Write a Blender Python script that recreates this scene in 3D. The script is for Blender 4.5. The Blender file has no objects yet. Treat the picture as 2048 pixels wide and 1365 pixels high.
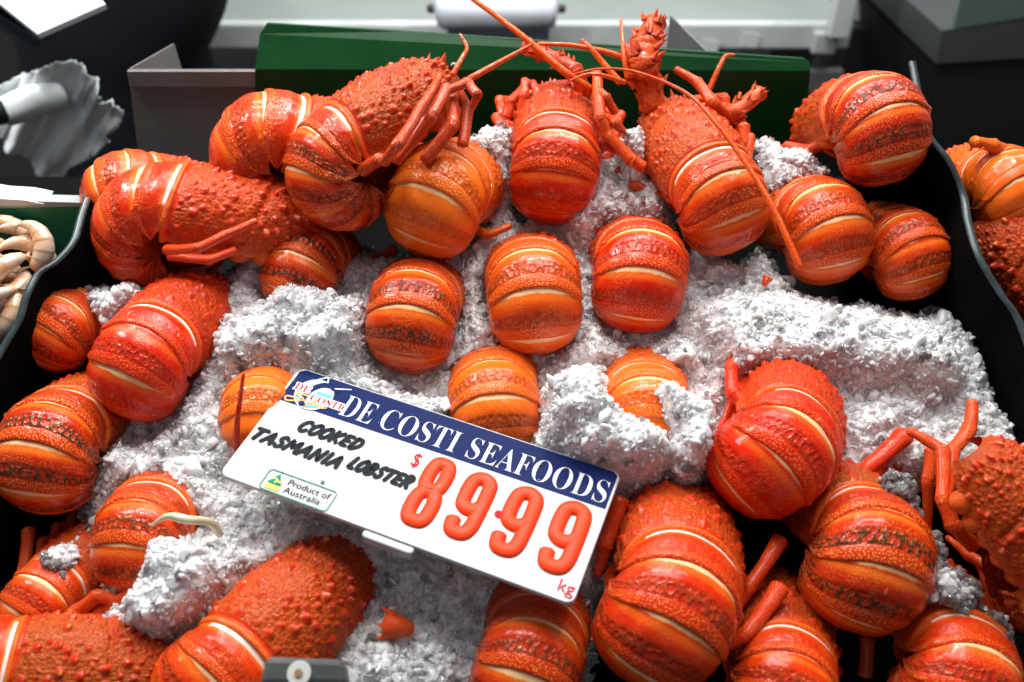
import bpy, bmesh, math, random
import numpy as np
from mathutils import Vector, Matrix
R_ = math.radians
rng = np.random.default_rng(7)
random.seed(7)
sc = bpy.context.scene
col = sc.collection

# ------------------------------------------------------------------ camera
PITCH, HFOV, DIST, BED = R_(38), R_(60), 0.75, R_(24)
FPX = 1024 / math.tan(HFOV / 2)
fwd = np.array([0, math.cos(PITCH), -math.sin(PITCH)])
CR = np.array([1.0, 0, 0]); CU = np.array([0, math.sin(PITCH), math.cos(PITCH)]); CV = -fwd
CAM = -fwd * DIST
cd = bpy.data.cameras.new('camera'); cam = bpy.data.objects.new('camera', cd); col.objects.link(cam)
cam.location = CAM; cam.rotation_euler = (math.pi / 2 - PITCH, 0, 0)
cd.sensor_width = 36; cd.lens = 18 / math.tan(HFOV / 2); cd.clip_start = 0.02; cd.clip_end = 60
cd.dof.use_dof = True; cd.dof.focus_distance = 0.675; cd.dof.aperture_fstop = 4.8; cd.dof.aperture_blades = 7
sc.camera = cam

# ------------------------------------------------------------------ world, lamps, exposure
w = bpy.data.worlds.new('World'); sc.world = w; w.use_nodes = True
w.node_tree.nodes['Background'].inputs[0].default_value = (0.62, 0.66, 0.70, 1)
w.node_tree.nodes['Background'].inputs[1].default_value = 0.30
def area(name, loc, target, sx, sy, power, colr):
    l = bpy.data.lights.new(name, 'AREA'); l.shape = 'RECTANGLE'; l.size = sx; l.size_y = sy
    l.energy = power; l.color = colr
    o = bpy.data.objects.new(name, l); col.objects.link(o); o.location = loc
    o.rotation_euler = (Vector(target) - Vector(loc)).to_track_quat('-Z', 'Y').to_euler()
    return o
area('ceiling_panel_lamp', (0.05, 0.22, 1.7), (0, 0.1, 0), 1.1, 0.7, 20, (1.0, 0.985, 0.97))
area('rear_strip_lamp', (0.0, 1.15, 1.05), (0, 0.05, 0), 1.3, 0.05, 7, (1.0, 0.97, 0.93))
for i, (x, y, z, p) in enumerate([(-0.62, 0.50, 1.25, 9), (-.05, 0.50, 1.45, 11), (0.60, 0.40, 1.3, 11), (0.25, 0.80, 1.25, 8), (-.35, .2, 1.5, 7)]):
    l = bpy.data.lights.new('spot_lamp', 'SPOT'); l.energy = p * .92; l.spot_size = R_(66); l.spot_blend = 0.8
    l.shadow_soft_size = 0.02; l.color = (1, 0.965, 0.92)
    o = bpy.data.objects.new('spot_lamp', l); col.objects.link(o); o.location = (x, y, z)
    o.rotation_euler = (Vector((x * .45, 0.07, 0)) - Vector((x, y, z))).to_track_quat('-Z', 'Y').to_euler()
area('left_fill_light', (-.75, .25, .95), (-.55, .6, .1),   .3, .2, 12, (.95, 1.0, 1.0))  # added fill light, no real fixture; brightens the plastic bag at left
area('back_bench_fill', (0.3, 1.15, 1.9), (0.3, 2.0, -0.3), 2.2, 0.2, 75, (0.95, 1.0, 0.98))  # added fill light, no real fixture; lights the bench's camera-facing sides
sc.view_settings.view_transform = 'Standard'; sc.view_settings.look = 'None'
sc.view_settings.exposure = 0.10; sc.view_settings.gamma = 1.0
sc.render.engine = 'CYCLES'
sc.cycles.use_denoising = True
sc.cycles.max_bounces = 14; sc.cycles.transmission_bounces = 12; sc.cycles.glossy_bounces = 4; sc.cycles.diffuse_bounces = 9
sc.cycles.caustics_reflective = False; sc.cycles.caustics_refractive = False
sc.cycles.sample_clamp_indirect = 4

# ------------------------------------------------------------------ frames
BN = np.array([0, -math.sin(BED), math.cos(BED)]); BE2 = np.array([0, math.cos(BED), math.sin(BED)])
def ray(px, py):
    return fwd + CR * ((px - 1024) / FPX) - CU * ((py - 682.5) / FPX)
def pt(px, py, h=0.0):                      # point at height h above the sloping bed
    r = ray(px, py); t = (h - CAM @ BN) / (r @ BN); return CAM + r * t
def py_(px, py, Y):                          # point in the upright plane y = Y
    r = ray(px, py); return CAM + r * ((Y - CAM[1]) / r[1])
def pz_(px, py, Z):
    r = ray(px, py); return CAM + r * ((Z - CAM[2]) / r[2])
def bed(a, b, h): return CR * a + BE2 * b + BN * h
def proj(P):
    d = np.atleast_2d(P) - CAM; z = d @ fwd
    return np.stack([1024 + FPX * (d @ CR) / z, 682.5 - FPX * (d @ CU) / z], -1)

# ------------------------------------------------------------------ object helpers
def tag(o, label=None, cat=None, group=None, kind=None):
    if label: o['label'] = label
    if cat: o['category'] = cat
    if group: o['group'] = group
    if kind: o['kind'] = kind
    return o
def empty(name, loc=(0, 0, 0)):
    o = bpy.data.objects.new(name, None); col.objects.link(o); o.location = loc; o.empty_display_size = .02
    return o
def obj(name, me, mats=None, parent=None):
    o = bpy.data.objects.new(name, me); col.objects.link(o)
    if mats is not None and not me.materials:
        for m in (mats if isinstance(mats, (list, tuple)) else [mats]): me.materials.append(m)
    if parent is not None: o.parent = parent
    return o
def mesh(name, V, F, smooth=True, attrs=None, uv=None):
    me = bpy.data.meshes.new(name)
    V = np.asarray(V, np.float32)
    if isinstance(F, np.ndarray) and F.ndim == 2:
        n = F.shape[1]; me.vertices.add(len(V)); me.vertices.foreach_set('co', V.ravel())
        me.loops.add(F.size); me.loops.foreach_set('vertex_index', F.astype(np.int32).ravel())
        me.polygons.add(len(F)); me.polygons.foreach_set('loop_start', np.arange(0, F.size, n, dtype=np.int32))
        me.polygons.foreach_set('loop_total', np.full(len(F), n, np.int32))
        me.update(calc_edges=True); me.validate()
    else:
        me.from_pydata([tuple(v) for v in V], [], [tuple(f) for f in F]); me.update()
    me.polygons.foreach_set('use_smooth', [smooth] * len(me.polygons))
    for k, v in (attrs or {}).items():
        v = np.asarray(v, np.float32)
        if v.ndim == 1:
            a = me.attributes.new(k, 'FLOAT', 'POINT'); a.data.foreach_set('value', v)
        else:
            a = me.attributes.new(k, 'FLOAT_VECTOR', 'POINT'); a.data.foreach_set('vector', v.ravel())
    return me
def grid_faces(n, m, wrap=False):
    i = np.arange(n - 1)[:, None]; j = np.arange(m if wrap else m - 1)[None, :]
    a = i * m + j; b = i * m + (j + 1) % m
    return np.stack([a + 0 * j, b + 0 * i, b + m, a + m], -1).reshape(-1, 4)
def box_mesh(name, cs):                      # eight corners: bottom four, top four, same order
    F = [(0, 3, 2, 1), (4, 5, 6, 7), (0, 1, 5, 4), (1, 2, 6, 5), (2, 3, 7, 6), (3, 0, 4, 7)]
    return mesh(name, cs, F, smooth=False)
def aabox(name, x0, x1, y0, y1, z0, z1, bev=0.0):
    cs = [(x0, y0, z0), (x1, y0, z0), (x1, y1, z0), (x0, y1, z0), (x0, y0, z1), (x1, y0, z1), (x1, y1, z1), (x0, y1, z1)]
    me = box_mesh(name, cs)
    if bev:
        bm = bmesh.new(); bm.from_mesh(me); bmesh.ops.bevel(bm, geom=bm.edges[:], offset=bev, segments=2, profile=.5, affect='EDGES')
        bm.to_mesh(me); bm.free()
    return me
def prism(name, poly, off, bev=0.0):         # poly: 3-D outline, off: thickness vector
    P = np.asarray(poly, float); n = len(P); V = np.vstack([P, P + np.asarray(off)])
    F = [tuple(range(n))[::-1], tuple(range(n, 2 * n))] + [(i, (i + 1) % n, n + (i + 1) % n, n + i) for i in range(n)]
    me = mesh(name, V, F, smooth=False)
    bm = bmesh.new(); bm.from_mesh(me); bmesh.ops.recalc_face_normals(bm, faces=bm.faces[:])
    if bev: bmesh.ops.bevel(bm, geom=bm.edges[:], offset=bev, segments=2, profile=.5, affect='EDGES')
    bm.to_mesh(me); bm.free()
    return me
def catmull(P, k=6):
    P = np.asarray(P, float)
    if len(P) < 3: return np.array([P[0] + (P[1] - P[0]) * t for t in np.linspace(0, 1, k + 1)])
    Q = np.vstack([2 * P[0] - P[1], P, 2 * P[-1] - P[-2]]); out = []
    for i in range(1, len(Q) - 2):
        for t in np.linspace(0, 1, k, endpoint=False):
            a, b, c, d = Q[i - 1], Q[i], Q[i + 1], Q[i + 2]
            out.append(.5 * ((2 * b) + (-a + c) * t + (2 * a - 5 * b + 4 * c - d) * t * t + (-a + 3 * b - 3 * c + d) * t ** 3))
    out.append(P[-1]); return np.array(out)
def tube(P, rad, seg=12, flat=1.0, cap=True, up=(0.1, 0.2, 1)):
    """P: path points, rad: radius per point. returns V, F(quads), along, around"""
    P = np.asarray(P, float); n = len(P); rad = np.broadcast_to(rad, (n,)).astype(float)
    T = np.gradient(P, axis=0); T /= np.linalg.norm(T, axis=1)[:, None] + 1e-12
    u = np.cross(T, np.asarray(up, float)); u /= np.linalg.norm(u, axis=1)[:, None] + 1e-12
    v = np.cross(T, u)
    if cap:
        P = np.vstack([P[:1], P[:1], P, P[-1:], P[-1:]]); u = np.vstack([u[:1], u[:1], u, u[-1:], u[-1:]]); v = np.vstack([v[:1], v[:1], v, v[-1:], v[-1:]])
        P = P.copy(); P[0] -= T[0] * rad[0] * .45; P[1] -= T[0] * rad[0] * .3; P[-1] += T[-1] * rad[-1] * .45; P[-2] += T[-1] * rad[-1] * .3
        rad = np.concatenate([[rad[0] * .05, rad[0] * .7], rad, [rad[-1] * .7, rad[-1] * .05]])
    n = len(P); th = np.linspace(0, 2 * np.pi, seg, endpoint=False)
    V = P[:, None] + rad[:, None, None] * (np.cos(th)[None, :, None] * u[:, None] + flat * np.sin(th)[None, :, None] * v[:, None])
    L = np.concatenate([[0], np.cumsum(np.linalg.norm(np.diff(P, axis=0), axis=1))])
    al = np.repeat(L, seg); ar = np.tile(th, n)
    return V.reshape(-1, 3), grid_faces(n, seg, True), al, ar
def merge(parts):
    Vs, Fs, k = [], [], 0
    for V, F in parts:
        Vs.append(V); Fs.append(np.asarray(F) + k); k += len(V)
    return np.vstack(Vs), np.vstack(Fs)
def sstep(a, b, x):
    t = np.clip((x - a) / (b - a), 0, 1); return t * t * (3 - 2 * t)
def vnoise(P, s, seed=0):                    # cheap smooth value noise in 3-D (or 2-D padded)
    P = np.asarray(P, float) * s
    if P.shape[-1] == 2: P = np.concatenate([P, np.zeros(P.shape[:-1] + (1,))], -1)
    i = np.floor(P).astype(np.int64); f = P - i; f = f * f * (3 - 2 * f); out = 0
    for dx in (0, 1):
        for dy in (0, 1):
            for dz in (0, 1):
                q = (i[..., 0] + dx) * 73856093 ^ (i[..., 1] + dy) * 19349663 ^ (i[..., 2] + dz) * 83492791 ^ (seed * 2654435)
                q = (q ^ (q >> 13)) * 1274126177 & 0x7fffffff
                h = ((q ^ (q >> 16)) & 0xffff) / 65535.0
                out = out + h * (f[..., 0] if dx else 1 - f[..., 0]) * (f[..., 1] if dy else 1 - f[..., 1]) * (f[..., 2] if dz else 1 - f[..., 2])
    return out * 2 - 1

# ------------------------------------------------------------------ materials
def newmat(name):
    m = bpy.data.materials.new(name); m.use_nodes = True; nt = m.node_tree
    return m, nt, nt.nodes['Principled BSDF']
class G:                                     # tiny node-graph helper
    def __init__(s, nt): s.nt = nt
    def n(s, t, **k):
        o = s.nt.nodes.new(t)
        for a, b in k.items(): setattr(o, a, b)
        return o
    def put(s, sock, v):
        if isinstance(v, bpy.types.NodeSocket): s.nt.links.new(v, sock)
        elif isinstance(v, (tuple, list)) and len(v) == 3 and sock.type == 'RGBA': sock.default_value = (*v, 1)
        else: sock.default_value = v
    def math(s, op, a, b=0.0, c=None, clamp=False):
        o = s.n('ShaderNodeMath', operation=op, use_clamp=clamp); s.put(o.inputs[0], a); s.put(o.inputs[1], b)
        if c is not None: s.put(o.inputs[2], c)
        return o.outputs[0]
    def mix(s, f, a, b):
        o = s.n('ShaderNodeMix', data_type='RGBA'); s.put(o.inputs[0], f); s.put(o.inputs[6], a); s.put(o.inputs[7], b); return o.outputs[2]
    def attr(s, name): o = s.n('ShaderNodeAttribute'); o.attribute_name = name; return o
    def noise(s, vec, scale, detail=2, rough=.5):
        o = s.n('ShaderNodeTexNoise'); s.put(o.inputs['Scale'], scale); s.put(o.inputs['Detail'], detail); s.put(o.inputs['Roughness'], rough)
        if vec is not None: s.put(o.inputs['Vector'], vec)
        return o.outputs['Fac']
    def ramp(s, f, a, b):                    # smoothstep
        o = s.n('ShaderNodeMapRange', interpolation_type='SMOOTHSTEP'); s.put(o.inputs[0], f); s.put(o.inputs[1], a); s.put(o.inputs[2], b); return o.outputs[0]
    def vmul(s, v, x):
        o = s.n('ShaderNodeVectorMath', operation='MULTIPLY'); s.put(o.inputs[0], v); s.put(o.inputs[1], x); return o.outputs[0]
    def vadd(s, v, x):
        o = s.n('ShaderNodeVectorMath', operation='ADD'); s.put(o.inputs[0], v); s.put(o.inputs[1], x); return o.outputs[0]

def shell_material():
    """lobster shell. uvc = (around cm, along cm, seed). masks: m_cream m_orange m_scale m_rim m_white.
    object colour: r orange-ness, g olive darkness, b redness/lightness, a amount of pattern."""
    m, nt, p = newmat('lobster_shell'); g = G(nt)
    uvc = g.attr('uvc').outputs['Vector']
    cr, orr, scl, rim, wh = (g.attr(k).outputs['Fac'] for k in ('m_cream', 'm_orange', 'm_scale', 'm_rim', 'm_white'))
    oi = g.n('ShaderNodeObjectInfo'); cfield = cr; sep = g.n('ShaderNodeSeparateColor'); nt.links.new(oi.outputs['Color'], sep.inputs[0])
    og, ol, rd = sep.outputs[0], sep.outputs[1], sep.outputs[2]; pat = oi.outputs['Alpha']
    rnd = g.vmul(uvc, (1, 1, 1)); off = g.n('ShaderNodeCombineXYZ'); nt.links.new(g.math('MULTIPLY', oi.outputs['Random'], 37.0), off.inputs[2])
    vec = g.vadd(rnd, off.outputs[0])
    wob = g.n('ShaderNodeTexNoise'); wob.inputs['Scale'].default_value = 1.1; wob.inputs['Detail'].default_value = 1; nt.links.new(vec, wob.inputs['Vector'])
    wv = g.vadd(vec, g.vmul(g.vadd(wob.outputs['Color'], (-.5, -.5, -.5)), (.35, .35, 0)))
    sx = g.n('ShaderNodeSeparateXYZ'); nt.links.new(vec, sx.inputs[0]); cx = g.n('ShaderNodeCombineXYZ'); nt.links.new(g.math('MULTIPLY', sx.outputs[2], 7.3), cx.inputs[0]); seedv = cx.outputs[0]
    # big scales
    vo = g.n('ShaderNodeTexVoronoi', feature='F1', voronoi_dimensions='2D'); vo.inputs['Scale'].default_value = 1.0; vo.inputs['Randomness'].default_value = .62
    g.put(vo.inputs['Vector'], g.vmul(g.vadd(wv, seedv), (2.05, 1.65, 3)))
    sc_h = g.math('SUBTRACT', 1.0, g.ramp(vo.outputs['Distance'], .22, .50))
    groove = g.math('MULTIPLY', g.ramp(vo.outputs['Distance'], .36, .50), scl)
    # fine pale granules
    vd = g.n('ShaderNodeTexVoronoi', feature='F1', voronoi_dimensions='2D'); vd.inputs['Scale'].default_value = 1.0; vd.inputs['Randomness'].default_value = .8
    g.put(vd.inputs['Vector'], g.vmul(g.vadd(wv, seedv), (5.2, 5.2, 5)))
    dot = g.math('SUBTRACT', 1.0, g.ramp(vd.outputs['Distance'], .12, .42))
    n0 = g.noise(vec, 1.3, 3, .6); cfield = g.math('ADD', cfield, g.math('ADD', g.math('MULTIPLY', g.math('SUBTRACT', oi.outputs['Random'], .5), .11), g.math('MULTIPLY', g.math('SUBTRACT', n0, .5), .07)))
    cr = g.ramp(cfield, -.006, .045)
    n1 = g.noise(vec, .9, 4, .6); n2 = g.noise(vec, 4.0, 3, .6); n3 = g.noise(vec, 14, 2, .6)
    mc = g.attr('m_cara').outputs['Fac']
    dens = g.math('ADD', g.math('ADD', g.math('MULTIPLY', mc, .35), rim), g.math('MULTIPLY', g.ramp(n1, .35, .6), .5), clamp=True)
    dots = g.math('MULTIPLY', g.math('MULTIPLY', dot, g.math('MULTIPLY', dens, pat)), g.math('SUBTRACT', 1.0, cr))
    red = g.mix(rd, (0.42, 0.008, 0.001), (0.66, 0.005, 0.002))
    base = g.mix(g.math('ADD', g.math('ADD', g.math('MULTIPLY', og, .95), .07), g.math('MULTIPLY', g.math('SUBTRACT', n1, .52), .45), clamp=True), red, g.mix(g.ramp(og, .55, 1.0), (0.78, 0.080, 0.003), (0.88, 0.165, 0.010)))
    base = g.mix(g.math('MULTIPLY', g.ramp(n2, .5, .75), .25), base, (0.30, 0.006, 0.002))
    base = g.mix(g.math('MULTIPLY', ol, .30), base, (0.18, 0.010, 0.002))
    base = g.mix(g.math('MULTIPLY', orr, g.math('SUBTRACT', .85, g.math('MULTIPLY', rd, .42))), base, (0.88, 0.17, 0.01))
    base = g.mix(g.math('MULTIPLY', rim, g.math('SUBTRACT', .5, g.math('MULTIPLY', rd, .4))), base, (0.60, 0.055, 0.004))
    olv = g.math('MULTIPLY', g.math('MULTIPLY', scl, g.math('MULTIPLY', ol, pat)), .55)
    base = g.mix(g.math('MULTIPLY', olv, g.ramp(n2, .35, .6)), base, (0.24, 0.055, 0.012))
    base = g.mix(g.math('MULTIPLY', g.math('MULTIPLY', sc_h, scl), g.math('MULTIPLY', pat, .45)), base, g.mix(rd, (0.36, 0.01, 0.004), (0.5, 0.02, 0.012)))
    gcol = g.mix(ol, (0.26, 0.035, 0.008), (0.045, 0.022, 0.010))
    base = g.mix(g.math('MULTIPLY', groove, g.math('MULTIPLY', pat, g.math('ADD', .22, g.math('MULTIPLY', ol, .9))), clamp=True), base, gcol)
    base = g.mix(g.math('MULTIPLY', dots, g.math('SUBTRACT', 1.0, g.math('MULTIPLY', rd, .5))), base, (0.92, 0.24, 0.035))
    # rare worn pale scratches
    mc = g.attr('m_cara').outputs['Fac']
    base = g.mix(g.math('MULTIPLY', mc, g.math('MULTIPLY', pat, g.math('ADD', .25, g.math('MULTIPLY', ol, .55)))), base, g.mix(g.ramp(n2, .35, .65), (0.22, 0.030, 0.005), (0.50, 0.105, 0.012)))
    base = g.mix(g.math('MULTIPLY', g.attr('m_tub').outputs['Fac'], .85), base, g.mix(n2, (0.40, 0.008, 0.003), (0.62, 0.03, 0.006)))
    base = g.mix(g.math('MULTIPLY', g.attr('m_tip').outputs['Fac'], g.math('MULTIPLY', g.ramp(n1, .42, .6), .7)), base, (0.88, 0.36, 0.08))
    scr = g.ramp(g.noise(g.vmul(vec, (1.6, .7, 1)), 1.0, 3, .55), .70, .76)
    base = g.mix(g.math('MULTIPLY', scr, g.math('MULTIPLY', pat, .6)), base, (0.72, 0.30, 0.10))
    cream = g.mix(g.ramp(g.math('ADD', cfield, g.math('MULTIPLY', n2, .03)), .015, .075), (0.85, 0.27, 0.03), g.mix(n2, (0.80, 0.42, 0.17), (0.85, 0.58, 0.34)))
    base = g.mix(cr, base, cream)
    base = g.mix(wh, base, g.mix(n2, (0.80, 0.60, 0.50), (0.85, 0.76, 0.70)))
    g.put(p.inputs['Base Color'], base)
    rough = g.math('ADD', .22, g.math('ADD', g.math('MULTIPLY', n2, .22), g.math('MULTIPLY', groove, .25)))
    g.put(p.inputs['Roughness'], rough)
    g.put(p.inputs['Coat Weight'], g.math('MULTIPLY', g.math('SUBTRACT', 1.0, g.math('MULTIPLY', mc, .6)), g.math('ADD', .35, g.math('MULTIPLY', g.ramp(n1, .4, .6), .6)))); g.put(p.inputs['Coat Roughness'], g.math('ADD', .03, g.math('MULTIPLY', g.ramp(n2, .45, .7), .12))); p.inputs['Coat IOR'].default_value = 1.4; p.inputs['Specular IOR Level'].default_value = .08
    p.inputs['Subsurface Weight'].default_value = .12; p.inputs['Subsurface Radius'].default_value = (1, .2, .05); p.inputs['Subsurface Scale'].default_value = .004
    hgt = g.math('ADD', g.math('MULTIPLY', g.math('MULTIPLY', sc_h, g.math('MULTIPLY', scl, pat)), .085), g.math('MULTIPLY', dots, .03))
    hgt = g.math('ADD', hgt, g.math('MULTIPLY', g.math('MULTIPLY', n3, g.math('ADD', .3, rim)), .010))
    hgt = g.math('ADD', hgt, g.math('MULTIPLY', n2, .02))
    b = g.n('ShaderNodeBump'); b.inputs['Strength'].default_value = .8; b.inputs['Distance'].default_value = .011; nt.links.new(hgt, b.inputs['Height'])
    # heights are in cm: Distance scales cm -> m
    nt.links.new(b.outputs[0], p.inputs['Normal'])
    b2 = g.n('ShaderNodeBump'); b2.inputs['Strength'].default_value = .75; b2.inputs['Distance'].default_value = .0075; nt.links.new(hgt, b2.inputs['Height']); nt.links.new(b2.outputs[0], p.inputs['Coat Normal'])
    return m
def plain(name, colr, rough=.5, metal=0.0, spec=.5, coat=0.0, trans=0.0, nscale=0, namp=.15, bump=0.0, emit=None):
    m, nt, p = newmat(name); g = G(nt)
    p.inputs['Roughness'].default_value = rough; p.inputs['Metallic'].default_value = metal
    p.inputs['Specular IOR Level'].default_value = spec; p.inputs['Coat Weight'].default_value = coat; p.inputs['Transmission Weight'].default_value = trans
    if nscale:
        tc = g.n('ShaderNodeTexCoord').outputs['Object']; n = g.noise(tc, nscale, 5, .6)
        d = tuple(c * (1 - namp * 2) for c in colr); l = tuple(min(1, c * (1 + namp)) for c in colr)
        g.put(p.inputs['Base Color'], g.mix(n, d, l)); g.put(p.inputs['Roughness'], g.math('ADD', rough - .08, g.math('MULTIPLY', n, .2)))
        if bump:
            b = g.n('ShaderNodeBump'); b.inputs['Strength'].default_value = 1; b.inputs['Distance'].default_value = bump; nt.links.new(n, b.inputs['Height']); nt.links.new(b.outputs[0], p.inputs['Normal'])
    else: p.inputs['Base Color'].default_value = (*colr, 1)
    return m
SHELL = shell_material()
EYE = plain('eye_black', (0.008, 0.006, 0.006), .08, coat=1)
FLESH = plain('membrane_flesh', (0.55, 0.26, 0.13), .3, coat=.5, nscale=60, namp=.25)
def ice_material(name, tr, colr, rough, sss=.9, bscale=300, bamp=.0012, coat=.5, ssc=.002):
    m, nt, p = newmat(name); g = G(nt); tc = g.n('ShaderNodeTexCoord').outputs['Object']
    geo = g.n('ShaderNodeNewGeometry').outputs['Position']
    n = g.ramp(g.noise(geo, 38, 4, .62), .35, .62)
    d = tuple(c * k_ for c, k_ in zip(colr, (.92, .905, .91)))
    g.put(p.inputs['Base Color'], g.mix(n, d, colr))
    p.inputs['Roughness'].default_value = rough; p.inputs['IOR'].default_value = 1.31
    p.inputs['Transmission Weight'].default_value = tr
    p.inputs['Subsurface Weight'].default_value = sss; p.inputs['Subsurface Radius'].default_value = (.95, 1, 1.0); p.inputs['Subsurface Scale'].default_value = ssc
    p.inputs['Coat Weight'].default_value = coat; p.inputs['Coat Roughness'].default_value = .04; p.inputs['Coat IOR'].default_value = 1.33
    vo = g.n('ShaderNodeTexVoronoi', feature='F1'); vo.inputs['Scale'].default_value = bscale; nt.links.new(geo, vo.inputs['Vector'])
    h = g.math('ADD', g.noise(geo, bscale * .8, 3, .65), g.math('MULTIPLY', vo.outputs['Distance'], .8))
    b = g.n('ShaderNodeBump'); b.inputs['Strength'].default_value = 1; b.inputs['Distance'].default_value = bamp; nt.links.new(h, b.inputs['Height']); nt.links.new(b.outputs[0], p.inputs['Normal']); nt.links.new(b.outputs[0], p.inputs['Coat Normal'])
    return m
ICE_W = ice_material('ice_white', .30, (0.995, 0.992, 0.995), .12, sss=1.0, ssc=.003, bamp=.0002)
ICE_C = ice_material('ice_clear', .85, (0.99, 0.99, 0.995), .05, sss=.3, ssc=.0012, bamp=.0003)
ICE_BASE = ice_material('ice_slush', 0.0, (0.995, 0.992, 0.995), .15, sss=1.0, ssc=.006, bamp=.0007, bscale=420)
EDGEPL = plain('cut_edge_plastic', (0.035, 0.055, 0.06), .3, nscale=120, namp=.45)
BLACKPL = plain('black_green_plastic', (0.0014, 0.0020, 0.0018), .6, spec=.04, nscale=40, namp=.3)
GREENPL = plain('green_plastic', (0.003, 0.050, 0.011), .35, spec=.2, coat=.0, nscale=14, namp=.25)
GREENPL2 = plain('emerald_plastic', (0.0, 0.17, 0.07), .35, nscale=10, namp=.1)
STEEL = plain('brushed_steel', (0.24, 0.22, 0.21), .36, metal=.45, nscale=30, namp=.15)
STEELD = plain('dull_steel', (0.20, 0.20, 0.20), .5, metal=.6, nscale=14, namp=.2)
BENCH = plain('bench_steel', (0.36, 0.39, 0.37), .42, metal=.35, nscale=3, namp=.12)
BRIGHT = plain('bright_steel', (0.66, 0.68, 0.67), .3, metal=.15, nscale=8, namp=.2)
DARK = plain('dark_floor', (0.003, 0.003, 0.0035), .6)
NAVY = plain('navy_cloth', (0.0025, 0.0035, 0.009), .9, nscale=20, namp=.3)
SKIN = plain('skin', (0.32, 0.12, 0.08), .5, nscale=20, namp=.1)
WHITEPL = plain('white_plastic', (0.44, 0.45, 0.465), .3, coat=.15, nscale=6, namp=.03)
INKB = plain('black_ink', (0.006, 0.008, 0.012), .5, spec=.1)
INKR = plain('red_ink', (0.50, 0.002, 0.012), .5, spec=.1)
INKW = plain('white_ink', (0.60, 0.61, 0.62), .4)
INKG = plain('green_ink', (0.0, 0.20, 0.12), .4, spec=.1)
INKY = plain('yellow_ink', (0.86, 0.72, 0.0), .4)
INKC = plain('cyan_ink', (0.0, 0.36, 0.78), .35)
INKO = plain('orange_ink', (0.85, 0.30, 0.02), .4)
INKN = plain('navy_ink', (0.006, 0.015, 0.088), .35, spec=.04, nscale=9, namp=.12)
ORANGEPL = plain('orange_plastic', (0.90, 0.050, 0.008), .42, spec=.15, coat=.05, nscale=8, namp=.06)

# ------------------------------------------------------------------ lobster meshes (in centimetres: y head, z back, x side)
SEG_L = [1.3, 1.5, 1.55, 1.35, 1.05, .8]
SEG_T = [26, 45, 49, 48, 42, 34]
SEG_W = [3.55, 3.8, 3.85, 3.7, 3.35, 2.9]
SEG_H = [2.95, 3.1, 3.15, 3.05, 2.75, 2.3]
def path_at(q, curl):                        # q in 0..6 (segments) -> y, z of centreline, turning angle
    N = 241; qs = np.linspace(-.6, 6.6, N); i = np.clip(np.floor(qs).astype(int), 0, 5)
    L = np.array(SEG_L)[i]; T = np.radians(np.array(SEG_T)[i]) * curl; T = np.where(qs < 0, R_(4), T)
    dq = qs[1] - qs[0]; th = np.concatenate([[0], np.cumsum((T[1:] + T[:-1]) / 2 * dq)])
    th -= np.interp(0, qs, th); th_m = (th[1:] + th[:-1]) / 2; Lm = (L[1:] + L[:-1]) / 2
    y = np.concatenate([[0], np.cumsum(-np.cos(th_m) * Lm * dq)]); z = np.concatenate([[0], np.cumsum(-np.sin(th_m) * Lm * dq)])
    y -= np.interp(0, qs, y); z -= np.interp(0, qs, z)
    return np.interp(q, qs, y), np.interp(q, qs, z), np.interp(q, qs, th)
def section(q):
    qq = np.clip(q, 0, 6) ; xs = np.array([0, .5, 1.5, 2.5, 3.5, 4.5, 5.5, 6.2])
    return (np.interp(qq, xs, [3.56, 3.68, 3.8, 3.85, 3.7, 3.35, 2.85, 2.5]), np.interp(qq, xs, [2.98, 3.03, 3.1, 3.15, 3.05, 2.75, 2.3, 1.9]))
def abd_point(q, a, off, curl, drop=0.0):
    """q along, a angle round from the back (rad), off outward (cm), drop below the side line (cm)"""
    y, z, th = path_at(q, curl); W, H = section(q)
    sa, ca = np.sin(a), np.cos(a)
    x = (W + off) * np.sign(sa) * np.abs(sa) ** .92; n = (H + off) * np.where(ca > 0, np.abs(ca) ** .95, 0) - drop
    return np.stack([x, y + n * np.sin(th) * -1 * 0 + n * (-np.sin(th)), z + n * np.cos(th)], -1)
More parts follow.
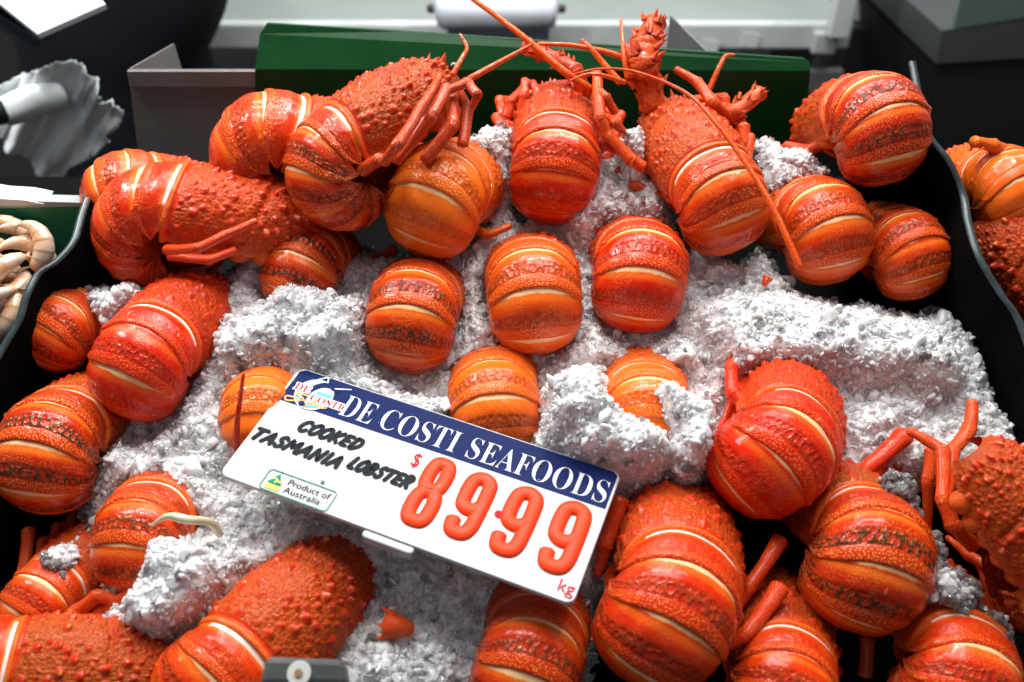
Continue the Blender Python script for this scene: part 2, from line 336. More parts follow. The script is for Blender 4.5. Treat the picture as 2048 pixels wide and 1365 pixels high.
def tergite(i, curl, seed):
    NS, NA = 44, 110
    s = np.linspace(-.10 if i else -.45, 1.07, NS)[:, None] + np.zeros((1, NA)); a = np.linspace(-1, 1, NA)[None, :] * R_(112) + np.zeros((NS, 1))
    ad = np.abs(np.degrees(a)); k = np.clip((ad - 84) / 28, 0, 1)
    ss = .5 + (s - .5) * (1 - .72 * k ** 1.2) + .16 * k
    ss = ss + .50 * (1 - np.cos(np.clip(np.abs(a), 0, R_(90))))
    drop = k * 1.15 * (1 - .25 * np.abs(s - .5))
    aa = np.clip(np.abs(a), 0, R_(90)) * np.sign(a)
    off = (-.11 if i else -.03) * (1 - sstep(.0, .30, s)) + .05 * sstep(.2, .5, s) - .06 * np.exp(-((s - .745) / .02) ** 2) + .035 * sstep(.76, .9, s)
    off = off - .30 * sstep(1.0, 1.07, s)
    mid = np.exp(-(ad / 58.) ** 4)
    off = off + .05 * np.exp(-((s - .38) / .12) ** 2) * mid
    # hinge knobs
    for sg in (-1, 1):
        for (s0, a0, hh, ws, wa) in ((.93, 64, .13, .05, 3), (.80, 70, .09, .04, 2.5), (.08, 66, .10, .04, 3)):
            off = off + hh * np.exp(-((s - s0) / ws) ** 2 - ((np.degrees(a) - sg * a0) / wa) ** 2)
    uu = np.degrees(a) / 57.3 * 3.8; vv = s * 3.3 + i * 4.1
    off = off + .035 * vnoise(np.stack([uu, vv + seed * 9, 0 * uu], -1), 1.2, seed)
    V = abd_point(i + ss, aa, off, curl, drop)
    retr = .03
    c_edge = (.13 if i else .075) * (1 - (ad / 62) ** 2)
    cream = sstep(-.035, .0, c_edge - s) * (ad < 66)
    om = sstep(-.12, .02, (.16 if i else .08) * (1 - (ad / 70) ** 2) + .05 - s) * (1 - cream)
    scale = sstep(.42, .52, s) * (1 - sstep(.72, .76, s)) * (1 - sstep(58, 75, ad) * .0)
    scale = np.maximum(scale, sstep(66, 80, ad) * sstep(.1, .25, s) * .9)
    if i == 0: scale = scale * .35
    rim = sstep(.76, .80, s) * (1 - .3 * k)
    white = (cream * 1.0 if i == 0 else cream * 0)
    # distinct along coordinate on each segment
    at = {'uvc': np.stack([uu, vv, 0 * uu + seed * 3.7 + i * 5.3], -1).reshape(-1, 3), 'm_cream': ((c_edge - s) if i else cream * 0 - 1).ravel(), 'm_orange': om.ravel(),
          'm_scale': scale.ravel(), 'm_rim': rim.ravel(), 'm_white': white.ravel()}
    return mesh('tail_segment', V.reshape(-1, 3), grid_faces(NS, NA), attrs=at)
def simple_attrs(n, uvc, cream=-1, orange=0, scale=0, rim=0, white=0):
    z = np.zeros(n)
    return {'uvc': uvc, 'm_cream': z + cream, 'm_orange': z + orange, 'm_scale': z + scale, 'm_rim': z + rim, 'm_white': z + white}
def tail_core(curl):                         # the flesh and membranes inside the rings
    q = np.linspace(-.5, 6.1, 40)[:, None] + np.zeros((1, 40)); a = np.linspace(-np.pi, np.pi, 40)[None, :] + np.zeros((40, 1))
    y, z, th = path_at(q, curl); W, H = section(q); W = W * .93; H = H * .90
    ca = np.cos(a); n = np.where(ca > 0, H * ca, (1.45 - .5 * (q < .6)) * ca); x = W * np.sin(a)
    V = np.stack([x, y - n * np.sin(th), z + n * np.cos(th)], -1)
    return mesh('tail_flesh', V.reshape(-1, 3), grid_faces(40, 40), attrs=simple_attrs(1600, np.stack([a * 3.4, q * 2.4, 0 * q + 4], -1).reshape(-1, 3), rim=.6, orange=.35, scale=.4))
def tail_fan(curl, seed):
    parts = []; uv = []
    y, z, th = path_at(np.array(6.0), curl)
    for k, (ang, L, Wd) in enumerate([(0, 4.2, 1.5), (26, 4.4, 1.45), (-26, 4.4, 1.45), (50, 4.0, 1.6), (-50, 4.0, 1.6)]):
        t = np.linspace(0, 1, 16)[:, None] + np.zeros((1, 11)); u = np.linspace(-1, 1, 11)[None, :] + np.zeros((16, 1))
        wd = Wd * (.45 + .75 * np.sin(np.pi * np.clip(t * .62 + .12, 0, 1))) * np.sqrt(np.clip(1 - np.clip((t - .75) / .25, 0, 1) ** 2 * .75, 0, 1))
        lx = u * wd; ly = t * L; lz = .12 * (1 - u * u) - .10 * abs(k - 0) * .5 - .5 * t * t + .05 * np.cos(u * 9)
        c, s_ = math.cos(R_(ang)), math.sin(R_(ang))
        X = lx * c + ly * s_; Y = ly * c - lx * s_
        # fan lies along the path direction at the tail end
        dirv = np.array([0, -math.cos(th), -math.sin(th)]); nor = np.array([0, -math.sin(th), math.cos(th)])
        P = np.array([0, y, z]) + X[..., None] * np.array([1.0, 0, 0]) + Y[..., None] * dirv + (lz + .9)[..., None] * nor
        parts.append((P.reshape(-1, 3), grid_faces(16, 11))); uv.append(np.stack([X, Y, 0 * X + k], -1).reshape(-1, 3))
    V, F = merge(parts)
    return mesh('tail_fan', V, F, attrs=simple_attrs(len(V), np.vstack(uv), scale=.55, rim=.2))
CAR_Y = [0, .3, 1.5, 3.5, 5.5, 7.5, 9.2, 10.4, 11.2]
CAR_W = [3.65, 3.75, 4.0, 4.15, 4.05, 3.65, 3.0, 2.3, 1.5]
CAR_H = [3.1, 3.15, 3.35, 3.55, 3.5, 3.2, 2.7, 2.1, 1.3]
def carapace(seed):
    r = np.random.default_rng(100 + seed)
    NY, NA = 170, 170; t = np.linspace(0, 1, NY)[:, None] + np.zeros((1, NA)); a = np.linspace(-1, 1, NA)[None, :] * R_(118) + np.zeros((NY, 1))
    Y = t * 11.2; W = np.interp(Y, CAR_Y, CAR_W); H = np.interp(Y, CAR_Y, CAR_H)
    ad = np.abs(np.degrees(a)); u = np.degrees(a) / 57.3 * 3.9
    off = -.55 * (1 - sstep(0, .10, Y)) + .12 * (1 - sstep(.35, .55, Y)) - .10 * np.exp(-((Y - .62) / .12) ** 2)          # raised rear rim and furrow
    cg = 5.9 + .9 * np.cos(np.radians(ad) * 1.3)
    off = off - .22 * np.exp(-((Y - cg) / .22) ** 2) * (ad < 100)                             # cervical groove
    off = off + .12 * sstep(106, 112, ad)
    # tubercles, pointing forward
    P = []
    for _ in range(4000):
        q = np.array([r.uniform(-6.8, 6.8), r.uniform(1.0, 10.8)])
        if all((q[0] - p[0]) ** 2 + (q[1] - p[1]) ** 2 > (.26 + p[2] * 1.15) ** 2 for p in P): P.append((q[0], q[1], r.choice([.10, .16, .25, .36], p=[.36, .30, .20, .14])))
        if len(P) > 420: break
    tub = np.zeros_like(off)
    for (pu, pyy, rr) in P:
        hh = rr * (.5 + .35 * (pyy / 11)) * r.uniform(.7, 1.35)
        d = np.sqrt((u - pu) ** 2 + ((Y - pyy + .18 * rr) * np.where(Y > pyy, 1.35, .9)) ** 2) / rr
        m_ = d < 1.2; pk = np.zeros_like(d); pk[m_] = np.clip(1.0 - (d[m_] / 1.15) ** 2, 0, 1) ** 1.3; tub = np.maximum(tub, pk * hh)
    off = off + tub * 1.15 * (Y > .7)
    off = off + .03 * vnoise(np.stack([u, Y, 0 * u + seed], -1), 2.2, seed)
    V = np.stack([(W + off) * np.sin(a), Y + tub * .6 - .68 * (1 - np.cos(np.clip(np.abs(a), 0, R_(90)))) * np.clip(1 - Y / 7, 0, 1), (H + off) * np.cos(a) - .1 * 0 - np.clip(Y - 9, 0, 3) ** 2 * .08], -1)
    # belly line: let the lower edge hang straight down
    rim = np.clip((1 - sstep(.4, .5, Y)) + sstep(108, 112, ad), 0, 1)
    sc_ = sstep(.6, .9, Y) * .55 * (1 - np.clip(tub * 6, 0, 1))
    tip = sstep(.10, .26, tub)
    at = simple_attrs(NY * NA, np.stack([u * 1.5, Y * 1.7, 0 * u + seed * 2.3], -1).reshape(-1, 3), scale=sc_.ravel(), rim=np.clip(rim, 0, 1).ravel(), orange=(rim * .8 + tip * .25 * r.random()).ravel())
    at['m_tub'] = sstep(.04, .14, tub).ravel(); at['m_tip'] = sstep(.17, .30, tub).ravel()
    at['m_cara'] = (sstep(.7, 1.0, Y) * (1 - sstep(.03, .12, tub)) * (1 - rim)).ravel()
    return mesh('carapace', V.reshape(-1, 3), grid_faces(NY, NA), attrs=at)
def cone_spike(c, d, r0, L, n=7):
    c = np.asarray(c, float); d = np.asarray(d, float); d /= np.linalg.norm(d)
    P = np.array([c - d * .1 * L, c + d * .35 * L, c + d * .75 * L + np.array([0, 0, .04 * L]), c + d * L + np.array([0, 0, .10 * L])])
    V, F, al, ar = tube(P, np.array([r0, r0 * .7, r0 * .32, r0 * .04]), n, cap=False); return V, F
def head_front():                            # horns, brow spines
    ps = []
    for sg in (-1, 1):
        ps.append(cone_spike((sg * 1.15, 10.0, 1.6), (sg * .15, 1, .7), .36, 1.2))
        ps.append(cone_spike((sg * 1.9, 9.2, 1.9), (sg * .3, 1, .8), .24, .7)); ps.append(cone_spike((sg * .55, 10.6, 1.5), (0, 1, .5), .22, .8))
        for k in range(4): ps.append(cone_spike((sg * (2.6 + .12 * k), 9.0 - k * 1.3, .9), (sg * .9, 1, .5), .16, .45))
    V, F = merge(ps); return mesh('horns', V, F, attrs=simple_attrs(len(V), V * 1.3, scale=.0, rim=.3, orange=.2))
def eye_mesh():
    ps = []
    for sg in (-1, 1):
        bm = bmesh.new(); bmesh.ops.create_uvsphere(bm, u_segments=14, v_segments=10, radius=.42)
        V = np.array([v.co[:] for v in bm.verts]) * [1, 1, .85] + [sg * 1.65, 11.0, 1.15]
        me = bpy.data.meshes.new('t'); bm.to_mesh(me); bm.free(); ps.append((V, [tuple(p.vertices) for p in me.polygons])); bpy.data.meshes.remove(me)
    return [mesh('eye', V, F) for V, F in ps]
def underside():
    # breastplate with leg sockets
    ps = []
    q = np.linspace(0, 1, 24)[:, None] + np.zeros((1, 30)); a = np.linspace(0, 2 * np.pi, 30)[None, :] + np.zeros((24, 1))
    prof = np.sqrt(np.clip(1 - (q * 2 - 1) ** 4, 0.0, 1)); Y = .3 + q * 10
    W = np.interp(Y, CAR_Y, CAR_W) * .86 * prof; V = np.stack([W * np.cos(a), Y, -1.0 + np.where(np.sin(a) > 0, 2.2, 1.35) * prof * np.sin(a)], -1).reshape(-1, 3)
    ps.append((V, grid_faces(24, 30)))
    for sg in (-1, 1):
        for k in range(5):
            c = np.array([sg * (2.5 + .1 * (k % 2)), 1.2 + 1.75 * k, -1.35]); P = np.array([c, c + [sg * .9, .5, -.5]])
            V, F, _, _ = tube(catmull(P, 5), np.array([.95, 1.0, .98, .9, .8, .6]), 12); ps.append((V, F))
    V, F = merge(ps); return mesh('underside', V, F, attrs=simple_attrs(len(V), V * 1.6, rim=.5, orange=.6))
def limb_mesh(name, P, rad, dots=.7, spines=0, flat=.85, rr=None):
    """jointed leg through world/local points P with knuckles at the given points"""
    P = np.asarray(P, float); ps = []; uv = []; n = len(P)
    rad = np.interp(np.linspace(0, 1, n), np.linspace(0, 1, len(rad)), rad) if len(np.atleast_1d(rad)) > 1 else np.full(n, float(np.atleast_1d(rad)[0]))
    for i in range(n - 1):
        L = np.linalg.norm(P[i + 1] - P[i]); t = np.linspace(0, 1, 15)
        d = (P[i + 1] - P[i]) / L
        bow = np.cross(d, [0, 0, 1.0]); bow = bow / (np.linalg.norm(bow) + 1e-9)
        path = P[i] + (P[i + 1] - P[i]) * t[:, None] + bow * (np.sin(np.pi * t) * L * .02)[:, None]
        r0, r1 = rad[i], rad[i + 1]; rr_ = r0 + (r1 - r0) * t
        prof = .80 + .13 * sstep(.80, .97, t) + .08 * (1 - sstep(.0, .12, t)) + .04 * np.sin(np.pi * t); prof = prof * (1 + .03 * np.sin(9 * t + i))
        V, F, al, ar = tube(path, rr_ * prof, 14, flat=flat)
        V = V + (vnoise(V / max(r0, 1e-6), 3.0, i) * r0 * .05)[:, None] * .7
        ps.append((V, F)); uv.append(np.stack([ar * r0, al, 0 * al + i * 2.0], -1))
        if i < n - 2:
            V, F, al, ar = tube(np.array([P[i + 1] - d * r1 * .35, P[i + 1], P[i + 1] + (P[i + 2] - P[i + 1]) / np.linalg.norm(P[i + 2] - P[i + 1]) * r1 * .35]), np.array([.7, .86, .7]) * r1, 12)
            ps.append((V, F)); uv.append(np.stack([ar * r0, al, 0 * al + i * 2.0 + 9], -1))
    r = np.random.default_rng(int(abs(P[0][0]) * 1e4) + n)
    for _ in range(spines):
        i = r.integers(0, n - 1); t = r.random(); c = P[i] + (P[i + 1] - P[i]) * t; d = P[i + 1] - P[i]; d /= np.linalg.norm(d)
        o = r.normal(size=3); o -= d * (o @ d); o /= np.linalg.norm(o); rd_ = rad[i]
        V, F = cone_spike(c + o * rd_ * .8, o + d * .9, rd_ * .20, rd_ * .50, 6); ps.append((V, F)); uv.append(V)
    V, F = merge(ps); return V, F, np.vstack(uv)
def folded_legs():
    out = []
    for sg in (-1, 1):
        for k, (y0, a, b_, c_) in enumerate([(2.0, 2.2, 5.5, 3.4), (3.9, 2.8, 6.0, 3.6), (5.8, 3.0, 5.6, 3.2), (7.4, 2.6, 4.6, 2.8)]):
            P = [(sg * 3.0, y0, -1.6), (sg * (4.3 + .25 * k), y0 + .6, -1.9), (sg * (5.6 + .3 * (k % 2)), y0 + a, -1.0 + .3 * k), (sg * (4.9 - .3 * k), y0 + b_, -1.6 + .35 * k), (sg * (3.6 - .2 * k), y0 + b_ + c_ * .4, -3.4)]
            V, F, uv = limb_mesh('leg', np.array(P), [.75, .72, .62, .5, .3]); out.append((V, F, uv))
    return out
CURLS = [1.0, .92, 1.06, .8]
TAIL = [[tergite(i, c, s) for i in range(6)] for s, c in enumerate(CURLS)]
CORE = [tail_core(c) for c in CURLS]; FAN = [tail_fan(c, s) for s, c in enumerate(CURLS)]
CARA = [carapace(s) for s in range(3)]; HORN = head_front(); EYES = eye_mesh(); UNDER = underside(); LEGS = [mesh('leg', V, F, attrs=simple_attrs(len(V), uv * 1.3, rim=.45)) for V, F, uv in folded_legs()]
for tl in TAIL:
    for m_ in tl: m_.materials.append(SHELL)
for m_ in FAN + CARA + LEGS + [HORN, UNDER]: m_.materials.append(SHELL)
for m_ in CORE: m_.materials.append(SHELL)
for m_ in EYES: m_.materials.append(EYE)
def verts(me):
    a = np.empty(len(me.vertices) * 3, np.float32); me.vertices.foreach_get('co', a); return a.reshape(-1, 3)
ABD_V = [np.vstack([verts(m_)[::5] for m_ in tl]) for tl in TAIL]

LOB = {}
def lobster(key, label, bbox, alpha, tau, roll, h, colr, var=0, car=0, head=False, fan=False, group='cooked lobsters heaped on the ice', legs=(), nomask=False, limit=None):
    al, ta, ro = R_(alpha), R_(tau), R_(roll)
    fi = math.cos(al) * CR + math.sin(al) * CU; li = -math.sin(al) * CR + math.cos(al) * CU
    f = math.cos(ta) * fi - math.sin(ta) * CV; d0 = math.sin(ta) * fi + math.cos(ta) * CV
    d = math.cos(ro) * d0 + math.sin(ro) * li
    x = np.cross(f, d)                       # right-handed: x = y cross z
    M = np.stack([x, f, d], 1)
    x0, y0, x1, y1 = bbox; tc = np.array([(x0 + x1) / 2, (y0 + y1) / 2]); ts = math.sqrt((x1 - x0) * (y1 - y0))
    s = .01; loc = pt(*tc, h)
    for _ in range(7):
        W = (ABD_V[var] @ M.T) * s + loc; q = proj(W); mn, mx = q.min(0), q.max(0)
        s *= ts / math.sqrt(np.prod(mx - mn))
        # shift sideways (in the camera plane), then keep the centre of the tail at height h above the bed
        W = (ABD_V[var] @ M.T) * s + loc; q = proj(W); c = (q.min(0) + q.max(0)) / 2; cw = (W.min(0) + W.max(0)) / 2; dep = (cw - CAM) @ fwd
        loc = loc + (CR * (tc[0] - c[0]) - CU * (tc[1] - c[1])) * dep / FPX
        W = (ABD_V[var] @ M.T) * s + loc; cw = W.mean(0); r = cw - CAM; dh = h - cw @ BN
        loc = loc + r * (dh / (r @ BN))
    root = empty('cooked_lobster'); root.matrix_world = Matrix(((M[0, 0] * s, M[0, 1] * s, M[0, 2] * s, loc[0]), (M[1, 0] * s, M[1, 1] * s, M[1, 2] * s, loc[1]), (M[2, 0] * s, M[2, 1] * s, M[2, 2] * s, loc[2]), (0, 0, 0, 1)))
    tag(root, label, 'lobster', group)
    inv = lambda P: ((np.asarray(P) - loc) @ M) / s
    def add(name, me):
        o = bpy.data.objects.new(name, me); col.objects.link(o); o.parent = root; o.color = colr; return o
    for i in range(6): add('tail_segment', TAIL[var][i])
    add('tail_flesh', CORE[var]); add('tail_fan', FAN[var])
    add('carapace', CARA[car]); add('underside', UNDER)
    if key in ('A', 'X', 'S', 'AB', 'AD', 'AE', 'K', 'F', 'G', 'W', 'T'):
        for lm in LEGS: add('leg', lm)
    if head:
        add('horns', HORN); [add('eye', e) for e in EYES]
    for lg in legs:
        name, pts, rad = lg[0], lg[1], lg[2]; kw = lg[3] if len(lg) > 3 else {}
        W = np.array([pt(a_, b_, c_) for a_, b_, c_ in pts])
        rad = np.atleast_1d(rad) * (.86 if name == 'leg' else 1.0)           # radius in photo pixels -> metres at that depth
        dep = np.mean((W - CAM) @ fwd); rad = rad / FPX * dep
        lobe = dict(kw); kind = lobe.pop('kind', 'leg')
        if kind == 'leg':
            V, F, uv = limb_mesh(name, W / .01, rad / .01, **lobe); V = V * .01
            at = simple_attrs(len(V), uv * 1.3, rim=.45, orange=.0)
        else:
            C = catmull(W, 14); rr = np.interp(np.linspace(0, 1, len(C)), np.linspace(0, 1, len(rad)), rad) if len(rad) > 1 else np.full(len(C), rad[0])
            V, F, al_, ar_ = tube(C, rr, 9); at = simple_attrs(len(V), np.stack([ar_ * .3, al_ * 100, 0 * al_], -1), orange=.1 + .5 * (np.sin(al_ * 100 * 9) > .2), rim=.3)
        me = mesh(name, inv(V), F, attrs=at); me.materials.append(SHELL); add(name, me)
    LOB[key] = (root, s)
    return root
O = lambda o, ol, r, p=1.0: (o, ol, r, p)    # orange-ness, olive darkness, redness, pattern

exec(compile("", "x", "exec")) if False else None
lobster('A', 'dull orange tail in the far left corner, behind the curled red lobster', (158, 298, 330, 480), -12, 40, 50, .065, O(.55, .5, .3), 1, 0)
lobster('B', 'bright red lobster curled on its side in the left corner, body to the right', (166, 338, 400, 566), -8, 12, 62, .07, O(.22, .25, .75), 3, 1,
        legs=[('leg', [(335, 500, 0.105), (395, 497, 0.120), (450, 470, 0.120), (512, 443, 0.120)], [17, 16, 14, 12]), ('leg', [(340, 512, 0.090), (420, 520, 0.090), (470, 500, 0.090)], [16, 15, 12]),
              ('leg', [(168, 470, .03), (152, 520, .02), (165, 548, .02)], [13, 16, 10]), ('leg', [(175, 535, .02), (205, 575, .04)], [14, 10])])
lobster('C', 'red lobster curled on its side in front of the open steel bin', (406, 190, 640, 420), -14, 25, 60, .085, O(.35, .35, .5), 0, 0)
lobster('D', 'dark red lobster pointing up right with a dark eye and legs hanging down', (566, 205, 772, 464), 37, 22, 58, .11, O(.12, .75, .35), 3, 0, head=True,
        legs=[('leg', [(768, 325, 0.155), (795, 290, 0.170), (845, 210, 0.170), (880, 150, 0.155)], [17, 18, 14, 11]),
              ('leg', [(790, 320, 0.145), (862, 230, 0.160), (893, 175, 0.155)], [21, 21, 17]),
              ('leg', [(885, 185, 0.155), (935, 165, 0.155), (955, 190, 0.155), (945, 215, 0.145)], [14, 16, 15, 9]),
              ('leg', [(850, 320, 0.135), (905, 250, 0.145), (905, 180, 0.145)], [20, 20, 15]), ('leg', [(925, 290, 0.135), (935, 215, 0.140), (915, 180, 0.145)], [16, 16, 13]),
              ('leg', [(760, 318, 0.150), (725, 340, 0.135)], [20, 22]),
              ('antennule', [(905, 150, 0.155), (925, 115, 0.155), (934, 95, 0.155), (920, 68, 0.155)], [6, 5, 4, 2.4], {'kind': 'tube'}),
              ('antennule', [(940, 158, 0.155), (985, 133, 0.155), (1030, 108, 0.155), (1065, 88, 0.155)], [7, 6, 4.5, 2.2], {'kind': 'tube'})])
lobster('E', 'glossy bright orange tail leaning right below the lobster with hanging legs', (764, 284, 985, 518), 54, 80, 14, .085, O(.95, .1, .6), 2, 1,
        legs=[('leg', [(940, 452, .05), (975, 470, .055), (1020, 452, .055)], [17, 15, 10])])
lobster('F', 'red lobster pointing away with a white neck ring, top centre between ice heaps', (1015, 222, 1205, 448), 83, 56, 0, .07, O(.22, .3, .75), 1, 1, head=True,
        legs=[('antenna_base', [(1170, 190, .085), (1150, 140, .10), (1112, 118, .10), (1050, 95, .10)], [22, 20, 19, 19], {'spines': 26}),
              ('leg', [(1012, 235, .08), (1020, 205, .085), (1058, 165, .09)], [15, 16, 13]), ('leg', [(1040, 235, .08), (1048, 190, .09), (1050, 160, .09)], [14, 14, 11]),
              ('leg', [(1062, 240, .08), (1075, 190, .09), (1065, 165, .09)], [13, 13, 11]),
              ('leg', [(1185, 235, .085), (1205, 290, .09), (1240, 305, .085)], [13, 15, 12])])
lobster('G', 'large orange shelled lobster with tall spiny antenna base and long sweeping red antennae', (1352, 276, 1536, 523), 112, 44, 0, .075, O(.5, .45, .5), 0, 2, head=True,
        legs=[('antenna_base', [(1305, 215, .085), (1295, 160, .10), (1285, 130, .115), (1290, 90, .12), (1310, 45, .12)], [36, 35, 36, 32, 27], {'spines': 60}),
              ('antenna_base', [(1440, 245, .07), (1468, 225, .085), (1520, 185, .09)], [24, 22, 20], {'spines': 34}),
              ('leg', [(1285, 335, .085), (1262, 320, .09), (1215, 270, .10), (1200, 235, .11), (1195, 190, .11), (1193, 145, .11)], [20, 20, 18, 17, 16, 14]),
              ('leg', [(1230, 225, .10), (1212, 195, .11), (1190, 175, .11)], [14, 15, 11]),
              ('leg', [(1205, 265, .09), (1228, 245, .10), (1245, 262, .09)], [12, 16, 12]),
              ('leg', [(1462, 240, .08), (1425, 205, .10), (1395, 165, .10), (1352, 140, .10)], [19, 18, 16, 12]),
              ('leg', [(1500, 330, .05), (1490, 290, .08), (1487, 252, .085)], [13, 15, 17]),
              ('antenna', [(1250, 165, .12), (1200, 150, .13), (1170, 150, .13), (1140, 162, .13)], [5, 4, 3, 2], {'kind': 'tube'}),
              ('antenna', [(1145, 150, .145), (1200, 138, .15), (1275, 145, .15), (1370, 185, .15), (1430, 245, .15), (1490, 325, .145), (1545, 415, .14), (1600, 535, .13)], [1.8, 2.2, 2.8, 3.6, 4.5, 5.2, 6, 7], {'kind': 'tube'}),
              ('antenna', [(1290, 140, .11), (1230, 110, .115), (1150, 92, .12), (1080, 88, .12)], [7, 6, 5, 4], {'kind': 'tube'}),
              ('antenna', [(1190, 185, .10), (1130, 145, .115), (1060, 85, .125), (1000, 38, .13), (930, -12, .135)], [9, 7.5, 6.5, 5.5, 4.5], {'kind': 'tube'}),
              ('antennule', [(1240, 165, .11), (1205, 125, .115), (1180, 95, .12), (1163, 80, .12)], [7, 6, 5, 3], {'kind': 'tube'}),
              ('antennule', [(1256, 155, .11), (1248, 110, .12), (1242, 40, .12)], [7, 5, 3], {'kind': 'tube'}),
              ('antennule', [(1418, 180, .08), (1440, 132, .09), (1452, 112, .09), (1470, 110, .09)], [6, 5, 4, 2], {'kind': 'tube'})])
lobster('H', 'deep red tilted tail below and left of the lobster with long antennae', (1182, 440, 1378, 672), 73, 84, 9, .06, O(.12, .3, .7), 2, 0)
lobster('I', 'orange red tail with a long antenna lying against its left side', (1556, 345, 1742, 580), 112, 82, -8, .06, O(.5, .35, .5), 0, 1)
lobster('J', 'speckled orange tail wedged against the black divider below the dark red one', (1733, 400, 1896, 617), 112, 82, -5, .05, O(.45, .5, .5), 1, 2)
lobster('K', 'dark red tail highest on the right against the top of the black divider', (1650, 136, 1862, 380), 98, 86, 7, .105, O(.05, .75, .4), 0, 1,
        legs=[('leg', [(1665, 225, .09), (1645, 205, .085)], [22, 18]), ('leg', [(1835, 420, .03), (1815, 360, .05)], [14, 16])])
lobster('M', 'tail with an olive band, lower half sunk in ice below the dark red lobster', (517, 444, 697, 640), 70, 86, 0, .05, O(.3, .9, .4), 1, 0,
        legs=[('leg', [(735, 520, .02), (790, 500, .03)], [12, 16])])
lobster('N', 'dark orange tail standing in ice just above the blue end of the sign lettering', (734, 515, 914, 758), 88, 85, -7, .06, O(.5, .75, .4), 0, 1)
lobster('O', 'glossy orange tail in the middle of the display with a bright cream band', (976, 472, 1161, 718), 91, 84, 4, .065, O(.7, .4, .5), 2, 2)
lobster('P', 'orange tail rising directly behind the top edge of the price sign', (899, 695, 1080, 935), 91, 85, 6, .045, O(.85, .3, .5), 1, 0)
lobster('Q', 'orange tail almost wholly covered by ice right of the price sign', (1215, 705, 1372, 960), 76, 80, 12, .05, O(.85, .1, .6), 2, 1)
lobster('R', 'small orange brown tail by the left divider with an ice clump on its shoulder', (44, 565, 202, 758), 66, 82, -8, .05, O(.45, .5, .4), 2, 2)
lobster('S', 'brilliant scarlet glossy tail at the left with a white neck ring', (188, 585, 384, 864), 66, 64, 0, .07, O(.10, .15, 1.0), 0, 1,
        legs=[('leg', [(300, 590, .03), (320, 575, .03)], [14, 18])])
lobster('T', 'big dark brown red tail with heavy scales at the left edge', (-12, 764, 208, 1042), 72, 84, 10, .06, O(.2, .95, .3), 1, 0)
lobster('U', 'pale orange tail half hidden by the upper left corner of the sign', (440, 724, 606, 940), 98, 85, -6, .045, O(1.0, .3, .5), 2, 2)
lobster('V', 'orange red tail sticking out of the ice below the left end of the sign', (190, 940, 372, 1215), 78, 80, 8, .05, O(.4, .7, .5), 0, 0,
        legs=[('leg', [(320, 1040, .075), (375, 1040, .075)], [14, 10])])
lobster('W', 'red orange tail at the lower left edge above the spotted shell body', (-22, 1120, 192, 1290), 52, 66, 8, .035, O(.4, .3, .6), 1, 1,
        legs=[('leg', [(40, 1185, .02), (58, 1060, .02)], [20, 17])])
lobster('X', 'brown spotted lobster lying across the bottom left corner, shell body to the right', (-130, 1225, 90, 1460), -6, 10, 22, .055, O(.25, .7, .4), 3, 0)
lobster('Y', 'large lobster leaving the ice at the bottom with spotted shell and shiny tail', (300, 1232, 565, 1510), 40, 42, 0, .055, O(.4, .4, .7), 0, 1)
lobster('Z', 'red tail just under the kilogram corner of the price sign', (928, 1194, 1186, 1450), 62, 84, 8, .05, O(.3, .6, .6), 2, 2)
lobster('AA', 'largest red lobster, against the right end of the sign, two legs sticking up', (1182, 1052, 1488, 1390), 60, 72, 0, .08, O(.25, .35, .85), 1, 1,
        legs=[('leg', [(1195, 1150, .05), (1210, 1090, .06), (1240, 1000, .065)], [13, 22, 26]), ('leg', [(1255, 1090, .04), (1340, 965, .05)], [22, 24]), ('leg', [(1350, 958, .04), (1290, 975, .04), (1238, 960, .04)], [15, 17, 15]),
              ('leg', [(1420, 1310, .06), (1490, 1270, .07), (1560, 1175, .07)], [15, 20, 26]), ('leg', [(1440, 1260, .05), (1500, 1170, .06), (1560, 1080, .06)], [15, 19, 23]), ('leg', [(1560, 1200, .05), (1580, 1190, .05)], [22, 20])])
lobster('AB', 'scarlet lobster with white neck ring, emerging from the ice right of the sign', (1424, 755, 1668, 1060), 42, 68, 0, .08, O(.12, .1, 1.0), 0, 2,
        legs=[('leg', [(1690, 970, .045), (1810, 870, .055)], [24, 26]), ('leg', [(1700, 975, .03), (1790, 930, .03), (1835, 885, .03)], [18, 22, 18]), ('leg', [(1440, 860, .05), (1468, 790, .055), (1495, 755, .05)], [10, 13, 14]), ('leg', [(1655, 960, .045), (1690, 965, .045)], [30, 24]),
              ('leg', [(1615, 1010, .03), (1640, 1000, .03)], [16, 12])])
lobster('AC', 'dark heavily scaled round tail in front of the scarlet lobster, lower right', (1602, 960, 1870, 1283), 80, 85, -9, .065, O(.25, .9, .4), 2, 0,
        legs=[('leg', [(1730, 1350, .01), (1735, 1275, .02)], [20, 20])])
lobster('AD', 'red lobster at the bottom edge, right of the largest red one', (1428, 1248, 1690, 1510), 58, 72, 6, .05, O(.35, .35, .7), 1, 0)
lobster('AE', 'red lobster at the bottom right corner with white neck ring', (1764, 1225, 2062, 1500), 64, 72, 0, .05, O(.3, .4, .75), 0, 2)
